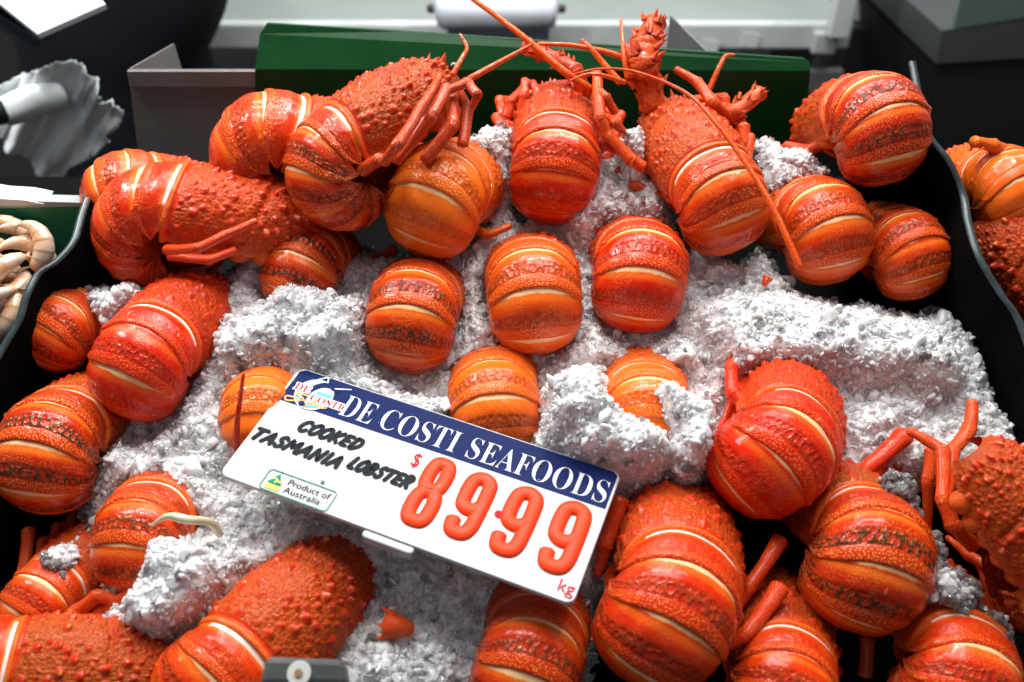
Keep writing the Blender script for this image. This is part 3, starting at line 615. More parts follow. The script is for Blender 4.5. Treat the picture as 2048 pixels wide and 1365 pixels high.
lobster('AF', 'lobster at the right edge with pale warts on its shell and long folded legs', (1975, 1055, 2230, 1290), 128, 0, -34, .06, O(.4, .45, .6), 3, 2,
        legs=[('leg', [(1945, 1090, .06), (1905, 1050, .075), (1885, 1000, .08), (1885, 900, .08), (1818, 862, .075)], [26, 24, 20, 20, 14]), ('leg', [(1888, 1000, .08), (1905, 900, .075), (1938, 860, .07), (1945, 805, .07)], [18, 19, 21, 15]),
              ('leg', [(1850, 1080, .02), (1855, 960, .045), (1860, 900, .05)], [14, 17, 15]), ('leg', [(2000, 1150, .05), (1935, 1110, .04), (1895, 1075, .03)], [20, 15, 8]), ('leg', [(2040, 1230, .05), (1990, 1215, .05), (1960, 1130, .04)], [24, 20, 12])])
lobster('L', 'smooth plain orange tail beyond the black divider at the right edge', (1915, 290, 2120, 484), 112, 82, 0, .08, O(.85, .1, .6, .12), 1, 1, group='lobsters in the right compartment',
        legs=[('antenna_base', [(2010, 300, .10), (1985, 292, .11), (1948, 284, .115)], [16, 18, 15], {'spines': 3})])
lobster('LL', 'knobbly dark red shell body below the smooth orange tail beyond the black divider', (2080, 560, 2300, 800), 128, 10, 0, .02, O(.05, .4, .6), 3, 1, group='lobsters in the right compartment')

# loose pieces on the ice
def fragment(name, label, px, py, h, size, n, ang):
    c = pt(px, py, h); ps = []
    al = R_(ang); d = math.cos(al) * CR + math.sin(al) * CU; sd = -math.sin(al) * CR + math.cos(al) * CU
    V, F, al_, ar_ = tube(np.array([c - d * size, c - d * size * .2, c + d * size * .6]), np.array([.5, .75, .85]) * size, 10); ps.append((V, F))
    for k in range(n):
        t = (k / (n - 1) - .5) * 2; V, F = cone_spike(c + d * size * .4 + sd * t * size * .7 + CV * .3 * size * (1 - t * t), d + sd * t * .5, size * .3, size * .95, 7); ps.append((V, F))
    V, F = merge(ps); me = mesh(name, V - c, F, attrs=simple_attrs(len(V), (V - c) * 100, rim=.5, orange=.25)); me.materials.append(SHELL)
    o = bpy.data.objects.new(name, me); col.objects.link(o); o.location = c; o.color = O(.35, 0, .9); return tag(o, label, 'shell fragment')
fragment('shell_fragment', 'small red crown shaped piece of shell on the white ice', 1872, 732, .062, .0085, 4, 40)
fragment('shell_fragment', 'orange red scrap of shell in the ice at the bottom centre', 792, 1253, .052, .010, 3, 170)
fragment('shell_fragment', 'tiny red crumb of shell on the ice below the tip of the long antenna', 1532, 562, .062, .004, 3, 60)
# loose antenna standing in the ice before the pale tail
W = np.array([pt(487, 748, .118), pt(480, 800, .105), pt(474, 850, .09), pt(473, 900, .07)]); C = catmull(W, 8)
V, F, al_, ar_ = tube(C, np.interp(np.linspace(0, 1, len(C)), [0, 1], [.0012, .0026]), 8); me = mesh('broken_antenna', V - W[0], F, attrs=simple_attrs(len(V), V * 100, rim=.1)); me.materials.append(SHELL)
o = bpy.data.objects.new('broken_antenna', me); col.objects.link(o); o.location = W[0]; o.color = O(.0, 0, .6); tag(o, 'thin straight dark red antenna propped against the pale orange tail left of the sign', 'antenna')
# pale bent leg tip in the ice
W = np.array([pt(302, 1052, .095), pt(335, 1033, .10), pt(375, 1040, .098), pt(420, 1045, .085), pt(440, 1070, .07)]); C = catmull(W, 8)
V, F, al_, ar_ = tube(C, np.interp(np.linspace(0, 1, len(C)), [0, .4, 1], [.0008, .0030, .0026]), 8); me = mesh('pale_leg_tip', V - W[0], F)
o = obj('pale_leg_tip', me, plain('pale_green_shell', (0.62, 0.55, 0.36), .4, nscale=90, namp=.2)); o.location = W[0]; tag(o, 'pale greenish bent leg tip in the ice below the left end of the sign', 'leg tip')

# ------------------------------------------------------------------ ice
ICE = [  # (height above the bed m, edge rounding m, polygon in photo pixels)
 (.060, .020, [(360, 560), (440, 545), (470, 480), (520, 460), (560, 440), (590, 450), (540, 500), (520, 580), (560, 560), (640, 550), (690, 570), (760, 540), (745, 620), (735, 700), (800, 760), (900, 770), (900, 830), (1000, 900), (600, 940), (560, 900), (440, 930), (420, 1010), (300, 1000), (230, 990), (200, 1010), (150, 1010), (180, 960), (195, 860), (260, 870), (330, 830), (380, 700), (385, 640)]),
 (.085, .018, [(520, 582), (560, 548), (640, 548), (690, 565), (735, 580), (735, 640), (700, 700), (600, 715), (520, 700), (430, 740), (400, 700), (420, 620)]),
 (.078, .012, [(145, 560), (190, 545), (215, 570), (240, 535), (275, 540), (285, 585), (310, 600), (250, 620), (205, 650), (185, 625), (160, 600)]),
 (.058, .015, [(180, 620), (230, 640), (210, 700), (190, 760), (170, 740), (200, 690)]),
 (.020, .012, [(50, 770), (130, 755), (190, 740), (190, 790), (130, 765), (60, 790)]),
 (.058, .020, [(210, 890), (330, 870), (440, 900), (440, 950), (640, 1010), (760, 1070), (740, 1110), (640, 1110), (520, 1160), (470, 1200), (430, 1230), (380, 1290), (300, 1345), (230, 1340), (240, 1310), (180, 1290), (185, 1230), (200, 1180), (260, 1140), (265, 1060), (310, 1050), (420, 1060), (360, 1020), (330, 960), (270, 960), (200, 1010), (170, 1000), (175, 940)]),
 (.098, .016, [(262, 1056), (330, 1058), (420, 1075), (440, 1130), (400, 1200), (330, 1240), (250, 1250), (210, 1230), (215, 1190), (262, 1130)]),
 (.040, .012, [(140, 990), (205, 1000), (215, 1060), (195, 1130), (150, 1120), (60, 1120), (110, 1075), (150, 1040)]),
 (.062, .006, [(60, 1100), (140, 1060), (150, 1100), (125, 1130), (120, 1170), (95, 1165), (100, 1130)]),
 (.045, .020, [(640, 1060), (760, 1070), (860, 1110), (1010, 1150), (1130, 1200), (1000, 1215), (950, 1270), (930, 1330), (980, 1400), (650, 1400), (690, 1330), (620, 1280), (640, 1230), (720, 1210), (740, 1150), (700, 1120)]),
 (.052, .018, [(660, 1300), (720, 1260), (800, 1280), (860, 1270), (930, 1300), (930, 1400), (660, 1400)]),
 (.045, .016, [(1160, 1180), (1190, 1160), (1195, 1260), (1170, 1300), (1150, 1260)]),
 (.060, .014, [(1130, 1280), (1185, 1230), (1190, 1300), (1160, 1310)]),
 (.045, .018, [(910, 500), (980, 480), (1000, 500), (975, 560), (985, 620), (1010, 690), (950, 700), (900, 780), (880, 760), (915, 700), (910, 580)]),
 (.045, .018, [(1010, 470), (1060, 455), (1120, 450), (1120, 400), (1160, 320), (1170, 300), (1210, 330), (1240, 340), (1260, 320), (1330, 320), (1345, 380), (1370, 450), (1370, 500), (1360, 460), (1300, 440), (1220, 440), (1190, 520), (1185, 570), (1165, 560), (1155, 520), (1110, 480), (1050, 470)]),
 (.066, .012, [(1150, 330), (1200, 320), (1240, 350), (1300, 330), (1340, 350), (1350, 420), (1290, 440), (1220, 430), (1180, 470), (1130, 440), (1120, 400)]),
 (.100, .008, [(1240, 260), (1255, 205), (1270, 240), (1320, 225), (1300, 260), (1295, 305), (1265, 300)]),
 (.10, .006, [(1178, 268), (1205, 258), (1235, 262), (1230, 275), (1195, 282)]),
 (.072, .012, [(905, 280), (935, 255), (990, 228), (1020, 230), (1045, 235), (1040, 290), (1020, 340), (1005, 380), (990, 350), (960, 310)]),
 (.045, .012, [(985, 340), (1025, 330), (1020, 400), (1000, 390)]),
 (.075, .016, [(1500, 275), (1540, 262), (1590, 270), (1640, 250), (1650, 300), (1690, 340), (1690, 360), (1620, 360), (1590, 390), (1550, 390), (1520, 350)]),
 (.050, .014, [(1480, 270), (1540, 260), (1600, 300), (1560, 400), (1540, 420), (1510, 330)]),
 (.045, .016, [(1480, 520), (1540, 460), (1560, 520), (1600, 560), (1690, 580), (1720, 590), (1860, 620), (1890, 590), (1920, 600), (1960, 650), (1990, 700), (2010, 760), (2040, 830), (2048, 900), (2048, 930), (1960, 940), (1930, 920), (1950, 880), (1880, 860), (1820, 850), (1770, 900), (1730, 890), (1730, 840), (1720, 780), (1660, 745), (1590, 750), (1500, 740), (1480, 760), (1450, 840), (1440, 900), (1380, 930), (1370, 900), (1345, 830), (1290, 740), (1260, 715), (1225, 715), (1215, 760), (1240, 800), (1290, 800), (1360, 850), (1360, 900), (1320, 940), (1250, 930), (1150, 900), (1080, 880), (1085, 760), (1100, 720), (1160, 700), (1200, 690), (1280, 680), (1340, 660), (1380, 600), (1400, 570), (1450, 560)]),
 (.072, .022, [(1390, 590), (1440, 565), (1560, 555), (1700, 590), (1860, 622), (1940, 650), (1970, 740), (1900, 790), (1840, 760), (1720, 750), (1650, 730), (1560, 735), (1480, 730), (1400, 660), (1360, 640)]),
 (.105, .016, [(1155, 830), (1200, 790), (1240, 805), (1290, 808), (1340, 840), (1358, 872), (1330, 925), (1260, 932), (1180, 905), (1100, 880)]),
 (.098, .010, [(1775, 950), (1800, 935), (1850, 945), (1865, 1000), (1870, 1040), (1840, 1000), (1800, 965)]),
 (.090, .012, [(1862, 1040), (1900, 1060), (1910, 1110), (1970, 1150), (1985, 1190), (1960, 1225), (1900, 1200), (1870, 1180)]),
 (.085, .012, [(1945, 1220), (1990, 1200), (2048, 1240), (2048, 1280), (2000, 1260)]),
 (.035, .010, [(1330, 940), (1370, 920), (1420, 930), (1420, 990), (1380, 1000), (1345, 1010), (1340, 970)]),
 (.035, .010, [(1440, 850), (1480, 790), (1440, 900), (1430, 930), (1410, 900)]),
 (.085, .005, [(840, 292), (880, 268), (888, 285), (850, 305)]),
 (.112, .014, [(1288, 730), (1345, 728), (1450, 790), (1440, 900), (1395, 935), (1372, 900), (1356, 830), (1330, 780)]),
 (.108, .014, [(1085, 730), (1160, 700), (1205, 700), (1222, 722), (1220, 765), (1250, 790), (1290, 805), (1240, 840), (1155, 850), (1085, 860)]),
 (.040, .020, [(380, 560), (600, 430), (760, 500), (930, 470), (1010, 300), (1040, 420), (1130, 360), (1180, 290), (1300, 300), (1380, 470), (1480, 500), (1560, 540), (1700, 600), (1960, 740), (2060, 850), (2060, 960), (1700, 960), (1450, 980), (1330, 1060), (1200, 1200), (1190, 1400), (560, 1400), (200, 1330), (140, 1050), (200, 620)]),
 (.062, .016, [(905, 520), (960, 480), (985, 490), (972, 560), (985, 640), (1010, 700), (960, 700), (905, 790), (880, 760), (915, 690), (915, 590)]),
 (.058, .016, [(1150, 560), (1190, 600), (1230, 680), (1330, 670), (1390, 600), (1440, 560), (1440, 740), (1100, 740), (1100, 700), (1165, 640)]),
 (.072, .012, [(730, 740), (800, 765), (860, 775), (905, 750), (910, 860), (780, 800), (700, 770)]),
 (.02, .012, [(560, 440), (700, 470), (760, 500), (800, 530), (740, 560), (620, 540)]),
]
NXI, NYI = 1000, 560
A_ = np.linspace(-.50, .50, NXI)[None, :] + np.zeros((NYI, 1)); B_ = np.linspace(-.31, .25, NYI)[:, None] + np.zeros((1, NXI))
flatP = np.stack([A_, B_], -1)
jit = vnoise(flatP, 85, 1) * .6 + vnoise(flatP, 190, 2) * .5
jit2 = vnoise(flatP, 90, 3) * .6 + vnoise(flatP, 200, 4) * .5
H = np.full((NYI, NXI), -.06)
def poly_dist(px, py, poly):
    P = np.array(poly, float); n = len(P); inside = np.zeros(px.shape, bool); dmin = np.full(px.shape, 1e9)
    for i in range(n):
        x0, y0 = P[i]; x1, y1 = P[(i + 1) % n]
        c = ((y0 > py) != (y1 > py)) & (px < (x1 - x0) * (py - y0) / (y1 - y0 + 1e-9) + x0); inside ^= c
        dx, dy = x1 - x0, y1 - y0; t = np.clip(((px - x0) * dx + (py - y0) * dy) / (dx * dx + dy * dy + 1e-9), 0, 1)
        dmin = np.minimum(dmin, np.hypot(px - x0 - t * dx, py - y0 - t * dy))
    return np.where(inside, dmin, -dmin)
for hh, ed, poly in ICE:
    W = A_[..., None] * CR + B_[..., None] * BE2 + hh * BN; q = proj(W.reshape(-1, 3)).reshape(NYI, NXI, 2)
    d = poly_dist(q[..., 0] + jit * 14, q[..., 1] + jit2 * 14, poly)
    dm = d * .75 / FPX                          # metres
    prof = np.where(dm > 0, np.sqrt(np.clip(1 - (1 - np.clip(dm / ed, 0, 1)) ** 2, 0, 1)), 0)
    lowh = max(-.02, hh - .055)
    hgt = lowh + (hh - lowh) * prof - .0
    H = np.where((dm > 0), np.maximum(H, hgt), H)
present = H > -.05
def blur(a, m_, k):
    num, den = np.where(m_, a, 0.0), m_.astype(float)
    for ax in (0, 1):
        for arr in ('num', 'den'):
            x_ = num if arr == 'num' else den; c_ = np.cumsum(np.concatenate([np.repeat(x_.take([0], ax), k + 1, ax), x_, np.repeat(x_.take([-1], ax), k, ax)], ax), ax)
            y_ = (c_.take(range(2 * k + 1, c_.shape[ax]), ax) - c_.take(range(0, c_.shape[ax] - 2 * k - 1), ax)) / (2 * k + 1)
            if arr == 'num': num = y_
            else: den = y_
    return np.where(m_, num / np.maximum(den, 1e-6), a)
H = blur(blur(H, present, 5), present, 5)
cell = np.abs(vnoise(flatP, 170, 11)) * .0016 + np.abs(vnoise(flatP, 75, 12)) * .0026
Hn = H + present * (cell + vnoise(flatP, 40, 5) * .004 + vnoise(flatP, 110, 6) * .003 + vnoise(flatP, 260, 8) * .0014)
Wv = A_[..., None] * CR + B_[..., None] * BE2 + Hn[..., None] * BN
Fg = grid_faces(NYI, NXI); pf = present.ravel(); keep = pf[Fg].all(1)
me = mesh('crushed_ice', Wv.reshape(-1, 3), Fg[keep]); 
bm = bmesh.new(); bm.from_mesh(me); bmesh.ops.delete(bm, geom=[v for v in bm.verts if not v.link_faces], context='VERTS')
ret = bmesh.ops.extrude_edge_only(bm, edges=[e for e in bm.edges if e.is_boundary])
for v in ret['geom']:
    if isinstance(v, bmesh.types.BMVert): v.co -= Vector(BN) * .02
bmesh.ops.holes_fill(bm, edges=[e for e in bm.edges if e.is_boundary], sides=0)
bm.to_mesh(me); bm.free()
for p_ in me.polygons: p_.use_smooth = True
ib = obj('crushed_ice_bed', me, ICE_BASE); tag(ib, 'packed white crushed ice filling the tray between the lobsters', 'crushed ice', kind='stuff')
# ice crystals
crystals = []
for k in range(8):
    bm = bmesh.new(); bmesh.ops.create_icosphere(bm, subdivisions=3, radius=1)
    V = np.array([v.co[:] for v in bm.verts]); r = np.random.default_rng(50 + k)
    D = r.normal(size=(9, 3)); D /= np.linalg.norm(D, axis=1)[:, None]; c = r.uniform(.42, .8, 9)
    m_ = np.minimum((c / np.clip(V @ D.T, .05, None)).min(1), 1.0); V = V * m_[:, None] * np.array([1, r.uniform(.65, .95), r.uniform(.4, .75)])
    V = V * (1 + .05 * vnoise(V, 2.2, k))[:, None]
    for v, c_ in zip(bm.verts, V): v.co = c_
    me = bpy.data.meshes.new('ice_crystal'); bm.to_mesh(me); bm.free()
    for p_ in me.polygons: p_.use_smooth = k % 2 == 0
    crystals.append(me)
def scatter(name, pos, scl, mat, seed, label):
    cc = bpy.data.collections.new(name + '_shapes')
    for k, cm in enumerate(crystals):
        me = cm.copy(); me.materials.append(mat); o = bpy.data.objects.new('ice_crystal', me); cc.objects.link(o)
    r = np.random.default_rng(seed); n = len(pos); me = bpy.data.meshes.new(name); me.vertices.add(n); me.vertices.foreach_set('co', np.asarray(pos, np.float32).ravel())
    a = me.attributes.new('rot', 'FLOAT_VECTOR', 'POINT'); a.data.foreach_set('vector', r.uniform(0, 6.28, n * 3).astype(np.float32))
    a = me.attributes.new('siz', 'FLOAT', 'POINT'); a.data.foreach_set('value', np.asarray(scl, np.float32))
    o = bpy.data.objects.new(name, me); col.objects.link(o)
    ng = bpy.data.node_groups.new(name, 'GeometryNodeTree'); ng.interface.new_socket('Geometry', in_out='INPUT', socket_type='NodeSocketGeometry'); ng.interface.new_socket('Geometry', in_out='OUTPUT', socket_type='NodeSocketGeometry')
    N = ng.nodes; gi = N.new('NodeGroupInput'); go = N.new('NodeGroupOutput'); ip = N.new('GeometryNodeInstanceOnPoints'); ci = N.new('GeometryNodeCollectionInfo')
    ci.inputs['Collection'].default_value = cc; ci.inputs['Separate Children'].default_value = True; ci.inputs['Reset Children'].default_value = True
    def na(nm, t): x = N.new('GeometryNodeInputNamedAttribute'); x.data_type = t; x.inputs[0].default_value = nm; return x.outputs[0]
    L = ng.links; L.new(gi.outputs[0], ip.inputs['Points']); L.new(ci.outputs[0], ip.inputs['Instance']); ip.inputs['Pick Instance'].default_value = True
    ri = N.new('FunctionNodeRandomValue'); ri.data_type = 'INT'; ri.inputs['Min'].default_value = 0; ri.inputs['Max'].default_value = 7; L.new(ri.outputs[2], ip.inputs['Instance Index'])
    L.new(na('rot', 'FLOAT_VECTOR'), ip.inputs['Rotation']); L.new(na('siz', 'FLOAT'), ip.inputs['Scale']); L.new(ip.outputs[0], go.inputs[0])
    md = o.modifiers.new('scatter', 'NODES'); md.node_group = ng
    return tag(o, label, 'crushed ice', kind='stuff')
r = np.random.default_rng(5)
edge = present & ~(np.roll(present, 4, 0) & np.roll(present, -4, 0) & np.roll(present, 5, 1) & np.roll(present, -5, 1))
slope = np.hypot(*np.gradient(Hn)) / (1.0 / NXI)
def pick(n, wgt, lo=-.0022, hi=.0002):
    w_ = wgt.ravel() / wgt.sum(); idx = r.choice(w_.size, n, p=w_); P = Wv.reshape(-1, 3)[idx].copy()
    P += CR * r.normal(0, .0008, (n, 1)) + BE2 * r.normal(0, .0008, (n, 1)) + BN * r.uniform(lo, hi, (n, 1)); return P
vis = present * (1.0 + 1.2 * np.clip(slope, 0, 2))
scatter('crushed_ice_grains', pick(70000, vis), r.lognormal(math.log(.0018), .48, 70000), ICE_W, 1, 'small white crushed ice grains covering the heap')
scatter('crushed_ice_crystals', pick(4200, present * (.03 + 4 * edge), -.002, .003), r.lognormal(math.log(.0036), .35, 4200), ICE_C, 2, 'clear wet ice crystals on and round the edges of the heap')

# ------------------------------------------------------------------ display tray
tray = empty('display_tray', (0, 0, 0)); tag(tray, 'black plastic display tray under the lobsters and ice', 'display tray')
cs = [bed(-.75, -.45, -.13), bed(.75, -.45, -.13), bed(.75, .262, -.13), bed(-.75, .262, -.13), bed(-.75, -.45, -.11), bed(.75, -.45, -.11), bed(.75, .262, -.11), bed(-.75, .262, -.11)]
obj('tray_floor', box_mesh('tray_floor', cs), BLACKPL, tray)
def divider(name, label, tops, thick, bot=-.115):
    P = catmull(np.array([pt(*t) for t in tops]), 8); n = len(P)
    T = np.gradient(P, axis=0); sd = np.stack([T[:, 1], -T[:, 0], 0 * T[:, 0]], -1); sd /= np.linalg.norm(sd, axis=1)[:, None]
    rows = []
    Bt = P - BN * ((P @ BN) - bot)[:, None]
    for Q, o_ in ((Bt, -.5), (P - BN * .002, -.5), (P, -.3), (P, .3), (P - BN * .002, .5), (Bt, .5)): rows.append(Q + sd * thick * o_)
    V = np.stack(rows, 1).reshape(-1, 3); me = mesh(name, V, grid_faces(n, 6)); o = obj(name, me, [BLACKPL, EDGEPL])
    for q_ in range(len(me.polygons)): me.polygons[q_].material_index = int(q_ % 5 in (1, 2, 3))
    c = V.mean(0); me.transform(Matrix.Translation(Vector(-c))); o.location = c; return tag(o, label, 'divider')
divider('wavy_divider', 'black wavy edged plastic divider on the right of the lobster display', [(1826, 122, .13), (1842, 200, .125), (1860, 268, .115), (1900, 320, .11), (1928, 385, .10), (1938, 440, .10), (1960, 510, .10), (2000, 580, .095), (2040, 640, .09), (2075, 740, .085), (2110, 860, .08), (2170, 1000, .08), (2230, 1200, .08)], .0065)
divider('wavy_divider', 'black wavy edged plastic divider on the left beside the pale prawns', [(172, 395, .10), (160, 430, .10), (145, 480, .10), (112, 520, .10), (75, 545, .10), (50, 590, .10), (35, 640, .095), (0, 700, .09), (-40, 780, .085), (-80, 900, .08), (-150, 1100, .08)], .0065)
# back panel of green plastic
Yp = .262
bp = empty('green_back_panel', tuple(py_(1066, 300, Yp))); tag(bp, 'dark green plastic panel standing behind the lobsters', 'panel')
def rel(me, root): me.transform(Matrix.Translation(-root.location)); return me
lo = [py_(510, 140, Yp), py_(1621, 143, Yp), py_(1592, 420, Yp), py_(512, 420, Yp)]
pa = prism('panel_face', lo, (0, .003, 0)); obj('panel_face', rel(pa, bp), GREENPL, bp)
tp = np.array([0, .022, 0])
up = [py_(510, 139.5, Yp), py_(511, 80, Yp) + tp * .8, py_(524, 62, Yp) + tp, py_(800, 78, Yp) + tp, py_(1610, 122, Yp) + tp * .3, py_(1622, 129, Yp) + tp * .2, py_(1621, 142.5, Yp)]
pa = prism('panel_tilted_strip', up, (0, .003, 0), .0006); obj('panel_tilted_strip', rel(pa, bp), GREENPL, bp)  # tilt added so the upper strip catches light differently from the face
# steel bin behind the panel
bn = empty('steel_bin', tuple(py_(380, 340, .30))); tag(bn, 'open brushed steel bin standing behind the green panel', 'steel bin')
Yb = .275
f_tl, f_tr, f_bl, f_br = py_(256, 140, Yb), py_(1400, 140, Yb), py_(290, 420, Yb), py_(1400, 420, Yb)
pa = prism('front_wall', [f_tl, f_tr, f_br, f_bl], (0, .002, 0)); obj('front_wall', rel(pa, bn), STEEL, bn)
pa = prism('rim_fold', [f_tl + [0, -.004, 0], f_tr + [0, -.004, 0], py_(1400, 172, Yb) + [0, -.004, 0], py_(262, 172, Yb) + [0, -.004, 0]], (0, .0035, 0), .0005); obj('rim_fold', rel(pa, bn), STEEL, bn)
bk = py_(345, 88, Yb + .11); pa = prism('side_wall', [f_tl + [0, .004, 0], bk, bk - [-.01, 0, .16], f_bl + [0, .004, 0]], (.002, 0, 0)); obj('side_wall', rel(pa, bn), STEEL, bn)
bk2 = py_(1340, 32, Yb + .16); fr2 = py_(1425, 115, Yb + .004); pa = prism('side_wall', [fr2, bk2, bk2 - [0, 0, .2], fr2 - [0, 0, .14]], (.002, 0, 0)); obj('side_wall', rel(pa, bn), STEELD, bn)

# ------------------------------------------------------------------ left compartment with prawns
gp = prism('green_side_panel', [py_(-60, 415, .05), py_(166, 412, .05), py_(150, 560, .05), py_(-60, 640, .05)], (0, .004, 0)); o = obj('green_side_panel', gp, GREENPL2); tag(o, 'bright green panel behind the prawns at the left edge', 'panel')
o = obj('panel_edge_strip', prism('panel_edge_strip', [py_(-60, 400, .048), py_(170, 406, .048), py_(170, 413, .048), py_(-60, 418, .048)], (0, .012, 0)), plain('pale_strip', (.30, .31, .31), .4)); tag(o, 'grey rail along the top of the bright green panel at the left', 'rail')
V = []
P = catmull([py_(-60, 396, .14), py_(10, 400, .14), py_(60, 404, .14), py_(85, 410, .14)], 5)
o = obj('paper_sheet', prism('paper_sheet', [py_(-60, 388, .047), py_(0, 398, .047), py_(50, 401, .047), py_(88, 409, .047), py_(40, 412, .047), py_(-60, 412, .047)], (0, .02, .001)), plain('sheet_white', (.6, .6, .6), .6)); tag(o, 'white sheet lying on the rail at the left edge', 'sheet')
PRM = []
def prawn_material():
    m, nt, p = newmat('raw_prawn'); g = G(nt); tc = g.n('ShaderNodeTexCoord').outputs['Object']
    n = g.noise(tc, 60, 4, .6); g.put(p.inputs['Base Color'], g.mix(g.ramp(n, .42, .66), (0.60, 0.47, 0.36), (0.66, 0.33, 0.15)))
    p.inputs['Roughness'].default_value = .22; p.inputs['Coat Weight'].default_value = .5; p.inputs['Subsurface Weight'].default_value = .3; p.inputs['Subsurface Scale'].default_value = .004
    return m
PR = prawn_material()
def prawn_mesh(seed):
    r = np.random.default_rng(seed); t = np.linspace(0, 1, 60); ang = t * R_(150 + 30 * r.random()); R0 = .022
    P = np.stack([np.cos(ang) * R0, np.sin(ang) * R0, 0 * t], -1)
    rad = .0100 * np.sin(np.pi * np.clip(t * .86 + .13, 0, 1)) ** .6 * (1 - .35 * t); ridge = 1 + .07 * (1 - (t * 7 % 1)); rad = rad * ridge
    V, F, a1, a2 = tube(P, rad, 14); parts = [(V, F)]
    for sg in (-1, 1):
        e = P[-1]; d = P[-1] - P[-4]; d /= np.linalg.norm(d); s_ = np.array([0, 0, sg * .5]); V, F, a1, a2 = tube(np.array([e, e + (d + s_) * .006, e + (d + s_) * .014]), np.array([.0022, .004, .001]), 8, flat=.35); parts.append((V, F))
    V, F = merge(parts); return mesh('prawn', V, F)
pm = [prawn_mesh(k) for k in range(3)]
where = ['highest, against the green panel', 'second from the top', 'with an orange middle band near the divider', 'lying along the picture edge in the upper row', 'in the middle of the heap', 'curled beside the divider', 'pale one in the lower half', 'lower one touching the divider', 'low on the heap at the picture edge', 'lowest visible one', 'one peeping out between two others', 'one under the topmost']
for k, (x, y, a, b_, c_) in enumerate([(10, 478, .4, .3, 1.0), (12, 503, .5, .2, 2.2), (42, 524, .3, .4, .2), (8, 535, .6, .1, 2.6), (18, 562, .2, .5, 1.4), (4, 590, .5, .3, 3.3), (5, 575, .2, .2, 4.4), (-8, 622, .5, .5, 5.0), (-12, 600, .3, .2, 1.8), (-25, 650, .3, .4, .6), (15, 545, .8, .3, 3.9), (45, 497, .7, .6, 5.5)]):
    o = obj('raw_prawn', pm[k % 3], PR); o.location = pt(x, y, .075 + .004 * (k % 3)); o.rotation_euler = (a, b_, c_); o.scale = (.85, .85, .85)
    tag(o, 'pale peeled prawn in the left compartment, ' + where[k], 'prawn', 'prawns in the left compartment')
cs = [bed(-.9, -.2, .02), pt(60, 640, .02), pt(150, 470, .02), bed(-.9, .2, .02)]; cs = [np.array(c) for c in cs]
o = obj('prawn_tray', box_mesh('prawn_tray', cs + [c + BN * .02 for c in cs]), BLACKPL); tag(o, 'dark tray under the prawns at the left edge', 'tray')

# ------------------------------------------------------------------ things behind the display
fl = mesh('floor', [(-5, -2, -.95), (5, -2, -.95), (5, 7, -.95), (-5, 7, -.95)], [(0, 1, 2, 3)], smooth=False); o = obj('floor', fl, DARK); tag(o, kind='structure')
bc = empty('work_bench', (0.2, 1.4, -.95)); tag(bc, 'grey steel work bench behind the display with a bright rolled front edge', 'bench')
zt = -.20
yb = pz_(1000, 42, zt)[1]; xl = pz_(335, 42, zt)[0]; xr = pz_(1700, 42, zt)[0]
obj('bench_top', rel(aabox('bench_top', xl, xr, yb, yb + .9, zt - .03, zt), bc), BENCH, bc)
obj('front_edge', rel(aabox('front_edge', xl, xr, yb - .03, yb - .002, zt - .055, zt + .004, .006), bc), BRIGHT, bc)
obj('lower_shelf', rel(aabox('lower_shelf', xl + .05, xr - .03, yb - .02, yb + .5, zt - .30, zt - .28), bc), STEELD, bc)
obj('lower_rail', rel(aabox('lower_rail', pz_(1130, 90, zt - .1)[0], xr, yb - .04, yb - .01, zt - .155, zt - .10, .004), bc), STEELD, bc)
obj('backboard', rel(aabox('backboard', xl, xr, yb + .86, yb + .9, zt, zt + .5), bc), BENCH, bc)
for xx in (xl + .03, xr - .06): obj('leg', rel(aabox('leg', xx, xx + .04, yb, yb + .04, -.95, zt - .03), bc), STEELD, bc)
for k, (px_, lab) in enumerate([(1460, 'smaller pale scrap of paper on the lower rail of the bench'), (1415, 'crumpled pale scrap of paper beside the other on the lower rail')]):
    c = py_(px_ + (35 if k == 0 else 0), 80 + 14 * k, yb - .045); P = [c + [-.02, 0, -.015], c + [.022, 0, -.018], c + [.026, 0, .012], c + [-.012, 0, .018]]
    o = obj('paper_scrap', prism('paper_scrap', P, (0, .002, 0)), INKW); tag(o, lab, 'paper scrap')
# plastic film roll
Yr = yb - .10
c0, c1 = py_(885, 18, Yr), py_(1100, 18, Yr); rr = (py_(990, -20, Yr) - py_(990, 60, Yr))[2] / 2
fr = empty('film_roll', tuple((c0 + c1) / 2)); tag(fr, 'white roll of plastic wrap hanging on brackets from the bench edge', 'plastic roll')
V, F, a1, a2 = tube(np.linspace(c0, c1, 5), rr, 32); obj('roll', rel(mesh('roll', V, F), fr), plain('film_white', (.72, .74, .80), .3, coat=.4), fr)
for nm, cc_, s_ in (('bracket', c0, -1), ('bracket', c1, 1)):
    obj(nm, rel(aabox(nm, cc_[0] + s_ * .008 - .004, cc_[0] + s_ * .008 + .004, cc_[1] - .01, cc_[1] + .02, cc_[2] - rr * .8, cc_[2] + .06), fr), STEELD, fr)
    V, F, a1, a2 = tube(np.array([cc_ + [s_ * -.002, 0, 0], cc_ + [s_ * .03, 0, 0]]), .009, 12); obj('axle', rel(mesh('axle', V, F), fr), plain('axle_dark', (.03, .025, .02), .5), fr)
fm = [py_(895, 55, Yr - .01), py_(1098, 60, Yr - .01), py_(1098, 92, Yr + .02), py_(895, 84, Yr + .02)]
obj('hanging_film', rel(prism('hanging_film', fm, (0, .002, 0)), fr), plain('film_shade', (.42, .45, .60), .4), fr)
